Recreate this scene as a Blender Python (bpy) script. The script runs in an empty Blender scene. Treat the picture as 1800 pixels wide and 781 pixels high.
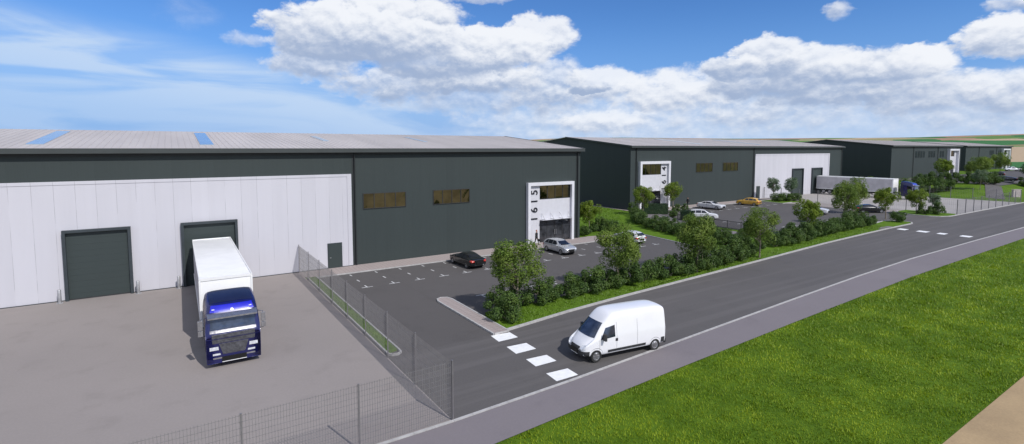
import bpy, bmesh, math, random
from mathutils import Vector, Matrix, noise
from mathutils.bvhtree import BVHTree
R = math.radians
sc = bpy.context.scene
COL = sc.collection
random.seed(7)

# ------------------------------------------------------------------ materials
def newmat(name):
    m = bpy.data.materials.new(name); m.use_nodes = True
    nt = m.node_tree; b = nt.nodes['Principled BSDF']
    return m, nt, b
def N(nt, typ, **kw):
    n = nt.nodes.new(typ)
    for k, v in kw.items():
        if k.startswith('i_'):
            key = k[2:]; key = int(key) if key.isdigit() else key.replace('_', ' ')
            n.inputs[key].default_value = v
        else: setattr(n, k, v)
    return n
def mth(nt, op, a, b=None, c=None, clamp=False):
    n = nt.nodes.new('ShaderNodeMath'); n.operation = op; n.use_clamp = clamp
    for i, v in enumerate((a, b, c)):
        if v is None: continue
        if isinstance(v, (int, float)): n.inputs[i].default_value = v
        else: nt.links.new(v, n.inputs[i])
    return n.outputs[0]
def mixc(nt, f, a, b, mode='MIX'):
    n = nt.nodes.new('ShaderNodeMix'); n.data_type = 'RGBA'; n.blend_type = mode
    for i, v in ((0, f), (6, a), (7, b)):
        if isinstance(v, (int, float)): n.inputs[i].default_value = v
        elif isinstance(v, tuple): n.inputs[i].default_value = (*v[:3], 1)
        else: nt.links.new(v, n.inputs[i])
    return n.outputs[2]
def smooth(nt, v, lo, hi):
    n = nt.nodes.new('ShaderNodeMapRange'); n.interpolation_type = 'SMOOTHSTEP'
    nt.links.new(v, n.inputs[0]); n.inputs[1].default_value = lo; n.inputs[2].default_value = hi
    return n.outputs[0]
def pmat(name, col, rough=.6, metal=0., var=.12, scale=2., bump=0., bscale=30., coat=0., spec=.5, stretch=None):
    m, nt, b = newmat(name); L = nt.links.new
    tc = N(nt, 'ShaderNodeTexCoord')
    src = tc.outputs['Object']
    if stretch:
        mp = N(nt, 'ShaderNodeMapping'); mp.inputs['Scale'].default_value = stretch
        L(src, mp.inputs[0]); src = mp.outputs[0]
    n = N(nt, 'ShaderNodeTexNoise', i_Scale=scale, i_Detail=6., i_Roughness=.6); L(src, n.inputs[0])
    c = mixc(nt, smooth(nt, n.outputs[0], .3, .7), tuple(x*(1-var) for x in col), tuple(min(1, x*(1+var)) for x in col))
    L(c, b.inputs['Base Color'])
    b.inputs['Roughness'].default_value = rough; b.inputs['Metallic'].default_value = metal
    b.inputs['Coat Weight'].default_value = coat; b.inputs['Specular IOR Level'].default_value = spec
    if bump:
        n2 = N(nt, 'ShaderNodeTexNoise', i_Scale=bscale, i_Detail=4.); L(tc.outputs['Object'], n2.inputs[0])
        bp = N(nt, 'ShaderNodeBump', i_Strength=bump, i_Distance=.02); L(n2.outputs[0], bp.inputs['Height']); L(bp.outputs[0], b.inputs['Normal'])
    return m
def cladding(name, col, pitch, line, rib, dark=.75, rough=.45, axis=0, var=.05):
    """vertical sheet joints every `pitch` m and fine ribs every `rib` m"""
    m, nt, b = newmat(name); L = nt.links.new
    tc = N(nt, 'ShaderNodeTexCoord'); sp = N(nt, 'ShaderNodeSeparateXYZ'); L(tc.outputs['Object'], sp.inputs[0])
    x = sp.outputs[axis]
    fr = mth(nt, 'FRACT', mth(nt, 'DIVIDE', mth(nt, 'ADD', x, 500.), pitch))
    ln = mth(nt, 'LESS_THAN', fr, line/pitch)
    cell = mth(nt, 'FLOOR', mth(nt, 'DIVIDE', mth(nt, 'ADD', x, 500.), pitch))
    wn = N(nt, 'ShaderNodeTexWhiteNoise', noise_dimensions='1D'); L(cell, wn.inputs['W'])
    mp = N(nt, 'ShaderNodeMapping'); mp.inputs['Scale'].default_value = (1.2, 1.2, .12); L(tc.outputs['Object'], mp.inputs[0])
    n = N(nt, 'ShaderNodeTexNoise', i_Scale=1.3, i_Detail=5.); L(mp.outputs[0], n.inputs[0])
    f = mth(nt, 'ADD', mth(nt, 'MULTIPLY', wn.outputs[0], .5), mth(nt, 'MULTIPLY', n.outputs[0], .9))
    c = mixc(nt, f, tuple(v*(1-var) for v in col), tuple(min(1, v*(1+var)) for v in col))
    # joints fade in and out along their length
    n3 = N(nt, 'ShaderNodeTexNoise', i_Scale=.5, i_Detail=2.); L(tc.outputs['Object'], n3.inputs[0])
    c = mixc(nt, mth(nt, 'MULTIPLY', ln, smooth(nt, n3.outputs[0], .35, .6)), c, tuple(v*dark for v in col))
    L(c, b.inputs['Base Color']); b.inputs['Roughness'].default_value = rough; b.inputs['Specular IOR Level'].default_value = .3
    w = mth(nt, 'PINGPONG', x, rib)
    hgt = mth(nt, 'SUBTRACT', smooth(nt, w, rib*.35, rib*.65), mth(nt, 'MULTIPLY', ln, 1.))
    bp = N(nt, 'ShaderNodeBump', i_Strength=.25, i_Distance=.01); L(hgt, bp.inputs['Height']); L(bp.outputs[0], b.inputs['Normal'])
    return m
M = {}
M['dark_clad'] = cladding('dark_cladding', (.037, .048, .048), 1.0, .012, .25, .8, .6)
M['dark_clad_y'] = cladding('dark_cladding_side', (.032, .041, .044), 1.0, .012, .25, .8, .6, axis=1)
M['white_clad'] = cladding('white_cladding', (.525, .52, .565), 1.25, .03, .6, .72, .5)
M['roof'] = pmat('roof_sheet', (.47, .435, .42), .65, 0., .07, .35, 0, stretch=(1, .12, 1))
M['rooflight'] = pmat('rooflight_glass', (.33, .42, .52), .08, .35, .12, .6)
M['fascia'] = pmat('fascia_metal', (.040, .048, .049), .6, 0., .06, 1.)
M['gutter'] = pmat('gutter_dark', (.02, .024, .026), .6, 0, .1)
M['door'] = cladding('door_leaf', (.040, .052, .052), 50., .0, 3., .9, .5, axis=2)
M['frame_dark'] = pmat('door_frame', (.035, .045, .052), .5)
M['portal'] = pmat('portal_white', (.64, .64, .68), .5, 0, .04)
M['portal_in'] = pmat('portal_inner', (.57, .57, .61), .5, 0, .04)
M['digit'] = pmat('number_metal', (.012, .013, .02), .4)
M['glass'] = pmat('window_glass', (.125, .125, .085), .03, 1., .25, .5)
M['glass2'] = pmat('entrance_glass', (.045, .048, .055), .04, .3, .6, 1.2, spec=.8)
M['glass3'] = pmat('dark_glass', (.010, .020, .022), .45, 0, .4, 1., spec=.15)
M['mullion'] = pmat('mullion', (.03, .03, .032), .5)
M['mullion_l'] = pmat('mullion_grey', (.16, .16, .17), .4, .5)
M['steel'] = pmat('galvanised', (.42, .42, .43), .45, .6, .15, 4)
M['wire'] = pmat('fence_wire', (.30, .29, .295), .5, .4, .1, 4)
M['wire_dark'] = pmat('fence_wire_dark', (.25, .24, .245), .5, .4, .1, 4)
M['post'] = pmat('fence_post', (.21, .20, .21), .5, .4, .1, 4)
M['rail'] = pmat('black_railing', (.03, .03, .035), .45, .2, .1, 4)
M['kerb'] = pmat('kerb_stone', (.40, .39, .385), .8, 0, .12, 3, .2)
M['bay'] = pmat('worn_white_paint', (.55, .55, .55), .7, 0, .25, 6, .1)
M['mark'] = pmat('white_paint', (.80, .80, .80), .6, 0, .06, 3, .1)
M['white_paint'] = pmat('van_paint', (.80, .80, .83), .25, 0, .02, 1, coat=.6)
M['trailer'] = pmat('trailer_white', (.78, .78, .78), .4, 0, .045, .9)
M['curtain'] = pmat('trailer_curtain', (.50, .48, .50), .55, 0, .10, .9)
M['silver'] = pmat('silver_paint', (.52, .53, .55), .25, .45, .03, 1, coat=.6)
M['black_paint'] = pmat('black_paint', (.006, .007, .008), .22, 0, .1, 1, coat=.8)
M['navy_paint'] = pmat('navy_paint', (.012, .014, .035), .25, 0, .1, 1, coat=.7)
M['yellow'] = pmat('yellow_paint', (.62, .36, .05), .3, 0, .05, 1, coat=.6)
M['pearl'] = pmat('pearl_paint', (.66, .66, .68), .25, .1, .03, 1, coat=.6)
M['blue_truck'] = pmat('truck_blue', (.008, .010, .085), .26, .1, .10, 1.5, coat=.7)
M['navy_truck'] = pmat('truck_navy', (.012, .016, .05), .35, .1, .10, 1.5, coat=.4)
M['blue_lite'] = pmat('visor_blue', (.012, .015, .48), .3, .1, .10, 1.5, coat=.6)
M['car_glass'] = pmat('car_glass', (.012, .014, .02), .04, .0, .3, 1, spec=.9)
M['screen_glass'] = pmat('screen_glass', (.05, .065, .10), .05, .35, .5, 1.6, spec=.9)
M['tyre'] = pmat('tyre', (.018, .018, .018), .85)
M['rim'] = pmat('rim', (.36, .36, .37), .35, .8)
M['plastic'] = pmat('black_plastic', (.028, .029, .032), .6, 0, .2)
M['plate'] = pmat('blank_plate', (.004, .004, .004), .5)
M['grille'] = pmat('grille_metal', (.20, .20, .22), .4, .6, .35, 6)
M['chrome'] = pmat('chrome', (.45, .45, .47), .25, .8, .15, 5)
M['red_lamp'] = pmat('red_lamp', (.45, .03, .015), .25, 0, .1, 1, coat=.5)
M['lamp'] = pmat('clear_lamp', (.70, .72, .76), .12, .2, .2, 8, coat=.8)
M['seat'] = pmat('cab_seat', (.06, .05, .045), .8)
M['skin'] = pmat('skin', (.42, .24, .17), .6)
M['suit'] = pmat('suit', (.010, .011, .013), .8)
M['redhair'] = pmat('hair_red', (.28, .04, .02), .7)
M['darkhair'] = pmat('hair_dark', (.02, .015, .012), .7)
M['bark'] = pmat('bark', (.22, .185, .14), .85, 0, .3, 8, .5)
M['brick_wall'] = pmat('pale_wall', (.42, .37, .36), .8, 0, .15, 3, .2)

def surface(name, base, dark, rough=.85, big=.06, small=9., bump=.35, bscale=60., fleck=.12, joints=None, lanes=0):
    m, nt, b = newmat(name); L = nt.links.new
    tc = N(nt, 'ShaderNodeTexCoord'); o = tc.outputs['Object']
    n1 = N(nt, 'ShaderNodeTexNoise', i_Scale=big, i_Detail=8., i_Roughness=.65); L(o, n1.inputs[0])
    n2 = N(nt, 'ShaderNodeTexNoise', i_Scale=small, i_Detail=5., i_Roughness=.7); L(o, n2.inputs[0])
    c = mixc(nt, smooth(nt, n1.outputs[0], .3, .7), dark, base)
    c = mixc(nt, mth(nt, 'MULTIPLY', smooth(nt, n2.outputs[0], .35, .75), fleck*2), c, tuple(v*1.5 for v in base))
    n4 = N(nt, 'ShaderNodeTexNoise', i_Scale=.45, i_Detail=7., i_Roughness=.6); L(o, n4.inputs[0])
    c = mixc(nt, mth(nt, 'MULTIPLY', smooth(nt, n4.outputs[0], .52, .72), .35), c, tuple(v*.72 for v in base))
    if lanes:
        mpl = N(nt, 'ShaderNodeMapping'); mpl.inputs['Scale'].default_value = (.03, .9, 1); mpl.inputs['Rotation'].default_value = (0, 0, R(-2.2)); L(o, mpl.inputs[0])
        nl = N(nt, 'ShaderNodeTexNoise', i_Scale=1., i_Detail=4.); L(mpl.outputs[0], nl.inputs[0])
        c = mixc(nt, mth(nt, 'MULTIPLY', smooth(nt, nl.outputs[0], .48, .62), lanes), c, tuple(v*1.28 for v in base))
    if joints:
        sp = N(nt, 'ShaderNodeSeparateXYZ'); L(o, sp.inputs[0])
        jx = mth(nt, 'LESS_THAN', mth(nt, 'FRACT', mth(nt, 'DIVIDE', mth(nt, 'ADD', sp.outputs[0], 300.), joints[0])), joints[2]/joints[0])
        jy = mth(nt, 'LESS_THAN', mth(nt, 'FRACT', mth(nt, 'DIVIDE', mth(nt, 'ADD', sp.outputs[1], 300.), joints[1])), joints[2]/joints[1])
        c = mixc(nt, mth(nt, 'MULTIPLY', mth(nt, 'MAXIMUM', jx, jy), joints[3]), c, tuple(v*.5 for v in base))
    L(c, b.inputs['Base Color']); b.inputs['Roughness'].default_value = rough; b.inputs['Specular IOR Level'].default_value = .3
    n3 = N(nt, 'ShaderNodeTexNoise', i_Scale=bscale, i_Detail=3.); L(o, n3.inputs[0])
    bp = N(nt, 'ShaderNodeBump', i_Strength=bump, i_Distance=.01); L(n3.outputs[0], bp.inputs['Height']); L(bp.outputs[0], b.inputs['Normal'])
    return m
M['asphalt'] = surface('asphalt', (.104, .097, .096), (.094, .088, .087), fleck=.10, lanes=.45)
M['carpark'] = surface('carpark_asphalt', (.098, .091, .090), (.087, .081, .080), fleck=.10)
M['concrete'] = surface('yard_concrete', (.275, .245, .233), (.25, .224, .213), fleck=.07)
M['concrete2'] = surface('pale_yard_concrete', (.36, .335, .32), (.31, .29, .28), fleck=.05)
M['pavement'] = surface('pavement', (.192, .172, .182), (.175, .156, .166), fleck=.06)
M['pavers'] = surface('block_pavers', (.35, .30, .285), (.31, .262, .25), fleck=.15, joints=(.4, .4, .04, .5))
M['dirt'] = surface('dirt', (.41, .295, .165), (.28, .20, .115), big=.16, fleck=.10, bump=.6, bscale=12)

def grassmat(name, c1, c2, c3, fields=False):
    m, nt, b = newmat(name); L = nt.links.new
    g = N(nt, 'ShaderNodeNewGeometry'); o = g.outputs['Position']
    n1 = N(nt, 'ShaderNodeTexNoise', i_Scale=.35, i_Detail=8., i_Roughness=.7); L(o, n1.inputs[0])
    n2 = N(nt, 'ShaderNodeTexNoise', i_Scale=2.2, i_Detail=8., i_Roughness=.75); L(o, n2.inputs[0])
    c = mixc(nt, smooth(nt, n1.outputs[0], .35, .65), c1, c2)
    c = mixc(nt, smooth(nt, n2.outputs[0], .45, .75), c, c3)
    if fields:
        mp = N(nt, 'ShaderNodeMapping'); mp.inputs['Scale'].default_value = (.0030, .0075, 0); mp.inputs['Rotation'].default_value = (0, 0, R(57))
        L(o, mp.inputs[0])
        nd = N(nt, 'ShaderNodeTexNoise', i_Scale=1.3, i_Detail=2.); L(mp.outputs[0], nd.inputs[0])
        va = N(nt, 'ShaderNodeVectorMath', operation='MULTIPLY_ADD'); L(nd.outputs['Color'], va.inputs[0]); va.inputs[1].default_value = (.5, .5, 0); L(mp.outputs[0], va.inputs[2])
        vo = N(nt, 'ShaderNodeTexVoronoi', voronoi_dimensions='2D', i_Scale=1.); L(va.outputs[0], vo.inputs[0])
        sep = N(nt, 'ShaderNodeSeparateColor'); L(vo.outputs['Color'], sep.inputs[0])
        cr = N(nt, 'ShaderNodeValToRGB'); cr.color_ramp.interpolation = 'CONSTANT'; L(sep.outputs[0], cr.inputs[0])
        e = cr.color_ramp.elements; e[0].position = 0; e[0].color = (.045, .15, .045, 1); e[1].position = .2; e[1].color = (.36, .25, .15, 1)
        for p, k in ((.38, (.11, .20, .05, 1)), (.52, (.42, .32, .21, 1)), (.68, (.06, .14, .06, 1)), (.8, (.28, .26, .13, 1)), (.9, (.33, .21, .14, 1))):
            x = e.new(p); x.color = k
        ln = N(nt, 'ShaderNodeVectorMath', operation='LENGTH'); L(o, ln.inputs[0])
        sp = N(nt, 'ShaderNodeSeparateXYZ'); L(o, sp.inputs[0])
        f = mth(nt, 'MAXIMUM', smooth(nt, ln.outputs['Value'], 335, 345), smooth(nt, mth(nt, 'MULTIPLY', sp.outputs[1], -1), 30, 33))
        c = mixc(nt, f, c, cr.outputs[0])
    L(c, b.inputs['Base Color']); b.inputs['Roughness'].default_value = .9; b.inputs['Specular IOR Level'].default_value = .15
    n3 = N(nt, 'ShaderNodeTexNoise', i_Scale=9., i_Detail=6., i_Roughness=.8); L(o, n3.inputs[0])
    bp = N(nt, 'ShaderNodeBump', i_Strength=.8, i_Distance=.06); L(n3.outputs[0], bp.inputs['Height']); L(bp.outputs[0], b.inputs['Normal'])
    return m
M['ground'] = grassmat('ground_grass', (.055, .11, .006), (.09, .16, .010), (.12, .20, .014), True)
M['verge'] = grassmat('verge_grass', (.075, .145, .010), (.10, .18, .014), (.125, .21, .02))
def leafmat(name, a, b_, c_, trans=.25, pos=.8):
    m, nt, b = newmat(name); L = nt.links.new
    g = N(nt, 'ShaderNodeNewGeometry')
    tc = N(nt, 'ShaderNodeTexCoord')
    n = N(nt, 'ShaderNodeTexNoise', i_Scale=pos, i_Detail=3.); L(tc.outputs['Object'], n.inputs[0])
    c = mixc(nt, g.outputs['Random Per Island'], a, b_)
    c = mixc(nt, smooth(nt, n.outputs[0], .42, .68), c, c_)
    L(c, b.inputs['Base Color']); b.inputs['Roughness'].default_value = .5; b.inputs['Specular IOR Level'].default_value = .35
    tr = N(nt, 'ShaderNodeBsdfTranslucent'); L(c, tr.inputs[0])
    mx = N(nt, 'ShaderNodeMixShader'); mx.inputs[0].default_value = trans
    L(b.outputs[0], mx.inputs[1]); L(tr.outputs[0], mx.inputs[2]); L(mx.outputs[0], nt.nodes['Material Output'].inputs[0])
    return m
M['leaf'] = leafmat('tree_leaf', (.082, .148, .018), (.17, .25, .042), (.21, .285, .05), .38)
M['leaf_y'] = leafmat('bright_leaf', (.11, .175, .014), (.185, .265, .026), (.22, .295, .03), .35)
M['leaf_p'] = leafmat('pale_leaf', (.06, .12, .05), (.13, .20, .10), (.19, .25, .15))
M['shrub'] = leafmat('shrub_leaf', (.038, .084, .016), (.098, .165, .036), (.10, .16, .026), .28, 1.2)
M['hedge'] = leafmat('clipped_leaf', (.012, .034, .014), (.026, .060, .022), (.03, .06, .02), .15, 1.2)
M['blade'] = leafmat('lawn_blade', (.125, .195, .003), (.21, .315, .006), (.30, .39, .014), .35, .35)
M['blade_v'] = leafmat('verge_blade', (.085, .16, .010), (.14, .235, .018), (.15, .25, .02), .3, .6)

# ------------------------------------------------------------------ mesh helpers
class MB:
    def __init__(s): s.v = []; s.f = []; s.m = []; s.mi = 0
    def add(s, vs, fs, mi=None):
        o = len(s.v); s.v += [tuple(p) for p in vs]; s.f += [tuple(i+o for i in f) for f in fs]; s.m += [s.mi if mi is None else mi]*len(fs); return s
    def box(s, x0, y0, z0, x1, y1, z1, mi=None):
        return s.add([(x0,y0,z0),(x1,y0,z0),(x1,y1,z0),(x0,y1,z0),(x0,y0,z1),(x1,y0,z1),(x1,y1,z1),(x0,y1,z1)],
                     [(3,2,1,0),(4,5,6,7),(0,1,5,4),(1,2,6,5),(2,3,7,6),(3,0,4,7)], mi)
    def prism(s, poly, z0, z1, mi=None):
        n = len(poly); a = sum(poly[i][0]*poly[(i+1)%n][1]-poly[(i+1)%n][0]*poly[i][1] for i in range(n))
        if a < 0: poly = poly[::-1]
        f0 = z0 if callable(z0) else (lambda x, y: z0); f1 = z1 if callable(z1) else (lambda x, y: z1)
        vs = [(x, y, f0(x, y)) for x, y in poly]+[(x, y, f1(x, y)) for x, y in poly]
        return s.add(vs, [tuple(range(n-1,-1,-1)), tuple(range(n,2*n))]+[(i,(i+1)%n,n+(i+1)%n,n+i) for i in range(n)], mi)
    def sheet(s, poly, z, mi=None):
        n = len(poly); a = sum(poly[i][0]*poly[(i+1)%n][1]-poly[(i+1)%n][0]*poly[i][1] for i in range(n))
        if a < 0: poly = poly[::-1]
        return s.add([(x, y, z) for x, y in poly], [tuple(range(n))], mi)
    def tube(s, pts, rads, n=8, mi=None, caps=True):
        pts = [Vector(p) for p in pts]; rings = []
        if isinstance(rads, (int, float)): rads = [rads]*len(pts)
        prev = None
        for i, p in enumerate(pts):
            d = (pts[min(i+1, len(pts)-1)]-pts[max(i-1, 0)]).normalized()
            ref = prev if prev else (Vector((0,0,1)) if abs(d.z) < .9 else Vector((1,0,0)))
            u = (ref-d*ref.dot(d)).normalized(); prev = u; w = d.cross(u)
            rings.append([p+(u*math.cos(t)+w*math.sin(t))*rads[i] for t in [2*math.pi*k/n for k in range(n)]])
        vs = [q for r in rings for q in r]; fs = []
        for i in range(len(rings)-1):
            for k in range(n): fs.append((i*n+k, i*n+(k+1)%n, (i+1)*n+(k+1)%n, (i+1)*n+k))
        if caps: fs += [tuple(range(n-1,-1,-1)), tuple(range((len(rings)-1)*n, len(rings)*n))]
        return s.add(vs, fs, mi)
    def lathe(s, prof, c, axis='y', n=24, mi=None):
        """prof: (radius, offset along axis)"""
        vs = []; fs = []
        for r, o in prof:
            for k in range(n):
                t = 2*math.pi*k/n; a, b = r*math.cos(t), r*math.sin(t)
                vs.append((c[0]+a, c[1]+o, c[2]+b) if axis == 'y' else (c[0]+a, c[1]+b, c[2]+o))
        for i in range(len(prof)-1):
            for k in range(n): fs.append((i*n+k, i*n+(k+1)%n, (i+1)*n+(k+1)%n, (i+1)*n+k))
        return s.add(vs, fs, mi)
    def build(s, name, mat, parent=None, sharp=None, loc=None):
        me = bpy.data.meshes.new(name); me.from_pydata(s.v, [], s.f)
        for m in (mat if isinstance(mat, (list, tuple)) else [mat]): me.materials.append(m)
        if any(s.m): me.polygons.foreach_set('material_index', s.m)
        if sharp: finish(me, sharp)
        me.update()
        return link(name, me, parent, loc)
def finish(me, ang):
    bm = bmesh.new(); bm.from_mesh(me); bmesh.ops.recalc_face_normals(bm, faces=bm.faces)
    for f in bm.faces: f.smooth = True
    for e in bm.edges:
        if len(e.link_faces) == 2 and e.calc_face_angle(0) > R(ang): e.smooth = False
    bm.to_mesh(me); bm.free()
def link(name, me, parent=None, loc=None):
    o = bpy.data.objects.new(name, me); COL.objects.link(o)
    if parent: o.parent = parent
    if loc: o.location = loc
    return o
def tag(o, label=None, cat=None, group=None, kind=None):
    if label: o['label'] = label
    if cat: o['category'] = cat
    if group: o['group'] = group
    if kind: o['kind'] = kind
    return o
def empty(name, loc=(0,0,0), rz=0, **kw):
    o = bpy.data.objects.new(name, None); COL.objects.link(o); o.location = loc; o.rotation_euler = (0,0,rz); o.empty_display_size = .3
    return tag(o, **kw)
def copy_tree(o, parent=None):
    c = o.copy(); COL.objects.link(c); c.parent = parent
    for ch in list(o.children): copy_tree(ch, c)
    return c
def sstep(a, b, x):
    t = max(0, min(1, (x-a)/(b-a))); return t*t*(3-2*t)

# ------------------------------------------------------------------ ground
def hgt(x, y):
    z = 2.3*sstep(154, 174, x)*sstep(35, 46, y)
    r = math.hypot(x, y)
    if r > 420:
        k = 1+.35*math.sin(x*.0021+1.)*math.cos(y*.0016)+.25*noise.noise(Vector((x*.0012, y*.0012, 0)))
        k *= .55+.75*sstep(.4, 1.0, math.cos(math.atan2(y, x)-R(12)))
        z += min(r-420, 2600)*.0182*k
    return z
def axis_pts(lo, hi, step, far):
    a = []; x = lo
    while x <= hi: a.append(x); x += step
    l = lo; s = step; left = []
    while l > -far: s *= 1.22; l -= s; left.append(l)
    h = a[-1]; s = step; right = []
    while h < far: s *= 1.22; h += s; right.append(h)
    return left[::-1]+a+right
xs = axis_pts(-60, 360, 4, 5200); ys = axis_pts(-40, 140, 3, 5200)
g = MB(); g.v = [(x, y, hgt(x, y)-.03) for y in ys for x in xs]; nx = len(xs)
g.f = [(j*nx+i, j*nx+i+1, (j+1)*nx+i+1, (j+1)*nx+i) for j in range(len(ys)-1) for i in range(nx-1)]; g.m = [0]*len(g.f)
tag(g.build('ground', M['ground'], sharp=60), kind='structure')

near = [(9.6,19.2),(16.1,19.45),(25.6,20.05),(40.2,20.95),(52,21.6),(64.7,22.05),(84,22.1),(104.5,22.0),(150,21.7),(240,21.0)]
far_a = [(17.5,27.1),(23.1,27.9),(29.4,28.5),(39.7,29.25),(51.4,30.15),(66.1,31.3),(78,31.9),(86.4,32.25),(93.5,32.35)]
far_b = [(111.5,32.35),(130,32.3),(151,32.2),(240,31.4)]
def S(name, poly, z, mat):
    return tag(MB().sheet(poly, z).build(name, M[mat]), kind='structure')
S('road', near+far_b[::-1]+far_a[::-1]+[(9.6,27.1)], .008, 'asphalt')
S('entrance_road', [(9.6,27.1),(16.3,27.08),(16.3,48.0),(9.6,48.0)], .006, 'carpark')
S('car_park', [(16.3,27.08),(17.5,27.1),(17.5,30.6),(52.2,31.6),(51.0,36.7),(52.6,48.0),(16.3,48.0)], .010, 'carpark')
S('entrance_road', [(93.0,32.35),(112,32.35),(112,37.5),(108,42),(94,42)], .006, 'asphalt')
S('car_park', [(67.5,36.2),(94,36.2),(94,42),(108,42),(107.5,65.2),(73,65.2),(67.6,54)], .010, 'carpark')
S('yard', [(-60,19.2),(9.6,19.2),(9.6,51.15),(-60,51.15)], .004, 'concrete')
S('yard', [(115.0,32.9),(151.8,32.6),(151.8,68.7),(115.0,68.7)], .004, 'concrete2')
S('yard_gateway', [(112,32.9),(115.0,32.9),(115.0,68.7),(108,68.7),(108,42),(112,37.5)], .006, 'concrete')
S('path', [(10.5,48.0),(44.9,47.75),(49.9,50.3),(45.6,51.3),(45.2,51.15),(9.6,51.15),(9.6,48.7)], .012, 'pavers')
S('path', [(70.5,65.2),(110.9,65.2),(110.9,68.7),(70.5,68.7)], .012, 'pavers')
S('path', [(70.3,68.7),(71.5,68.7),(71.5,98),(70.3,98)], .012, 'pavers')
S('path', [(70.2,65.2),(72.7,65.2),(68.0,54.8),(65.6,45.7),(65.6,40.8),(62.8,39.6),(63.0,52),(66.2,60)], .016, 'pavement')
S('pavement', [(-60,16.2),(-20,16.4),(10.2,16.75),(14.1,17.0),(22.3,17.45),(34.6,18.0),(55.5,18.8),(91.9,19.2),(150,19.0),(240,18.4)]+[(x,y-.12) for x,y in near[::-1]]+[(-60,19.08)], .012, 'pavement')
S('dirt_track', [(-60,7.2),(24.9,7.1),(60,7.25),(240,7.1),(240,-30),(-60,-30)], -.006, 'dirt')
c = MB()
for j in range(12):
    for i in range(24):
        x0, x1 = 178+i*5, 183+i*5; y0, y1 = 43+j*2, 45+j*2
        c.add([(x0,y0,hgt(x0,y0)+.02),(x1,y0,hgt(x1,y0)+.02),(x1,y1,hgt(x1,y1)+.02),(x0,y1,hgt(x0,y1)+.02)], [(0,1,2,3)])
tag(c.build('upper_car_park', M['carpark']), kind='structure')
c = MB()
for i in range(8):
    for j in range(2):
        def q(a, b): x = 158+a*2.6; return (x, 36.6+b*1.7+a*.72, hgt(x, 36.6+b*1.7+a*.72)+.03)
        c.add([q(i,j), q(i+1,j), q(i+1,j+1), q(i,j+1)], [(0,1,2,3)])
tag(c.build('upper_drive', M['asphalt']), kind='structure')

def offset(pts, d):
    out = []
    for i, p in enumerate(pts):
        a = Vector(pts[max(i-1,0)]); b = Vector(pts[min(i+1,len(pts)-1)]); t = (b-a).normalized(); nrm = Vector((-t.y, t.x))
        out.append((p[0]+nrm.x*d, p[1]+nrm.y*d))
    return out
def kerb(pts, w=.16, h=.11, name='kerb', z0=-.02, closed=False):
    if closed: pts = pts+[pts[0]]
    a = offset(pts, w/2); b = offset(pts, -w/2); m = MB()
    for i in range(len(pts)-1):
        p0 = Vector(pts[i]); p1 = Vector(pts[i+1]); L = (p1-p0).length; k = max(1, int(L/.9))
        for j in range(k):   # individual kerb stones with a hairline joint
            t0, t1 = (j+.005)/k, (j+.995)/k
            q = [tuple(Vector(a[i]).lerp(Vector(a[i+1]), t)) for t in (t0, t1)]+[tuple(Vector(b[i]).lerp(Vector(b[i+1]), t)) for t in (t1, t0)]
            m.prism(q, z0, h)
    return tag(m.build(name, M['kerb']), kind='structure')
kerb([(-60,19.14)]+[(x,y-.04) for x,y in near], .14, .05)
kerb(offset(far_a, .09), .2, .12); kerb(offset(far_b, .09), .2, .12)
kerb([(10.45,47.9),(44.9,47.68),(49.95,50.25),(52.7,48.1),(51.1,36.7),(52.1,32.4)], .14, .10)
kerb([(111.2,65.1),(73.0,65.1),(67.4,54.0),(67.2,45),(67.2,36.2),(94,36.1)], .14, .10)
kerb([(93.5,32.44),(95.0,32.5),(96.3,33.0),(96.7,34.0),(96.2,35.2),(94.2,36.1),(88.2,35.3)], .2, .12)
kerb([(111.5,32.45),(110.2,32.6),(108.8,33.3),(107.9,34.6),(107.6,36.4),(108.3,38.5),(110.5,40.3),(112,40.6)], .2, .12)
kerb([(107.4,65.0),(107.2,59.6),(110.8,59.6)], .2, .12)

# grass verges, raised beds
def verge(poly, h=.09, name='grass_verge'):
    return tag(MB().prism(poly, -.02, h).build(name, M['verge']), kind='structure')
V1 = offset(far_a[:5], .19)+[(52.0,32.4),(52.0,31.9),(18.0,30.9),(17.55,29.5)]
verge(V1)
V2 = offset(far_a[4:], .19)+[(88.2,34.6),(88.1,35.2),(94,36.0),(67.1,36.1),(67.1,42),(65.7,40.6),(62.7,39.5),(62.9,52),(66,60),(70.1,65.1),(70.2,98),(45,98),(45.4,51.5),(49.9,50.5),(52.9,48.2),(51.3,36.7),(52.2,31.9)]
verge(V2)
verge([(93.5,32.55),(94.9,32.62),(96.1,33.1),(96.5,34.0),(96.0,35.1),(94.2,35.95),(88.3,35.2),(88.3,33.2),(90,32.75)], .10)
verge([(111.5,32.56),(110.2,32.72),(108.95,33.4),(108.0,34.6),(107.75,36.4),(108.45,38.4),(110.5,40.1),(112,40.4),(115,40.4),(115,33.0)], .10)
verge([(107.3,64.9),(107.3,59.7),(114.9,59.7),(114.9,65.1),(111,65.1)], .10)
S('path', [(88.25,32.3),(88.3,33.15),(86.4,33.3),(84.5,32.9),(84.5,32.4)], .125, 'pavement')
# kerbed grass strip beside the yard fence and paved island
strip = [(9.78,48.0),(9.78,27.7),(10.4,27.9),(10.4,48.0)]
verge(strip, .11, 'grass_strip')
kerb([(9.74,48.1),(9.74,27.55),(9.9,27.3),(10.2,27.25),(10.45,27.45),(10.48,27.9),(10.48,48.1)], .1, .13)
isl = [(16.35,26.95),(16.42,35.2),(16.6,35.75),(17.0,35.95),(17.4,35.75),(17.55,35.2),(17.42,26.98)]
tag(MB().prism(isl, -.02, .10).build('paved_island', M['pavers']), kind='structure')
kerb(isl, .12, .12, closed=True)

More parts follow.
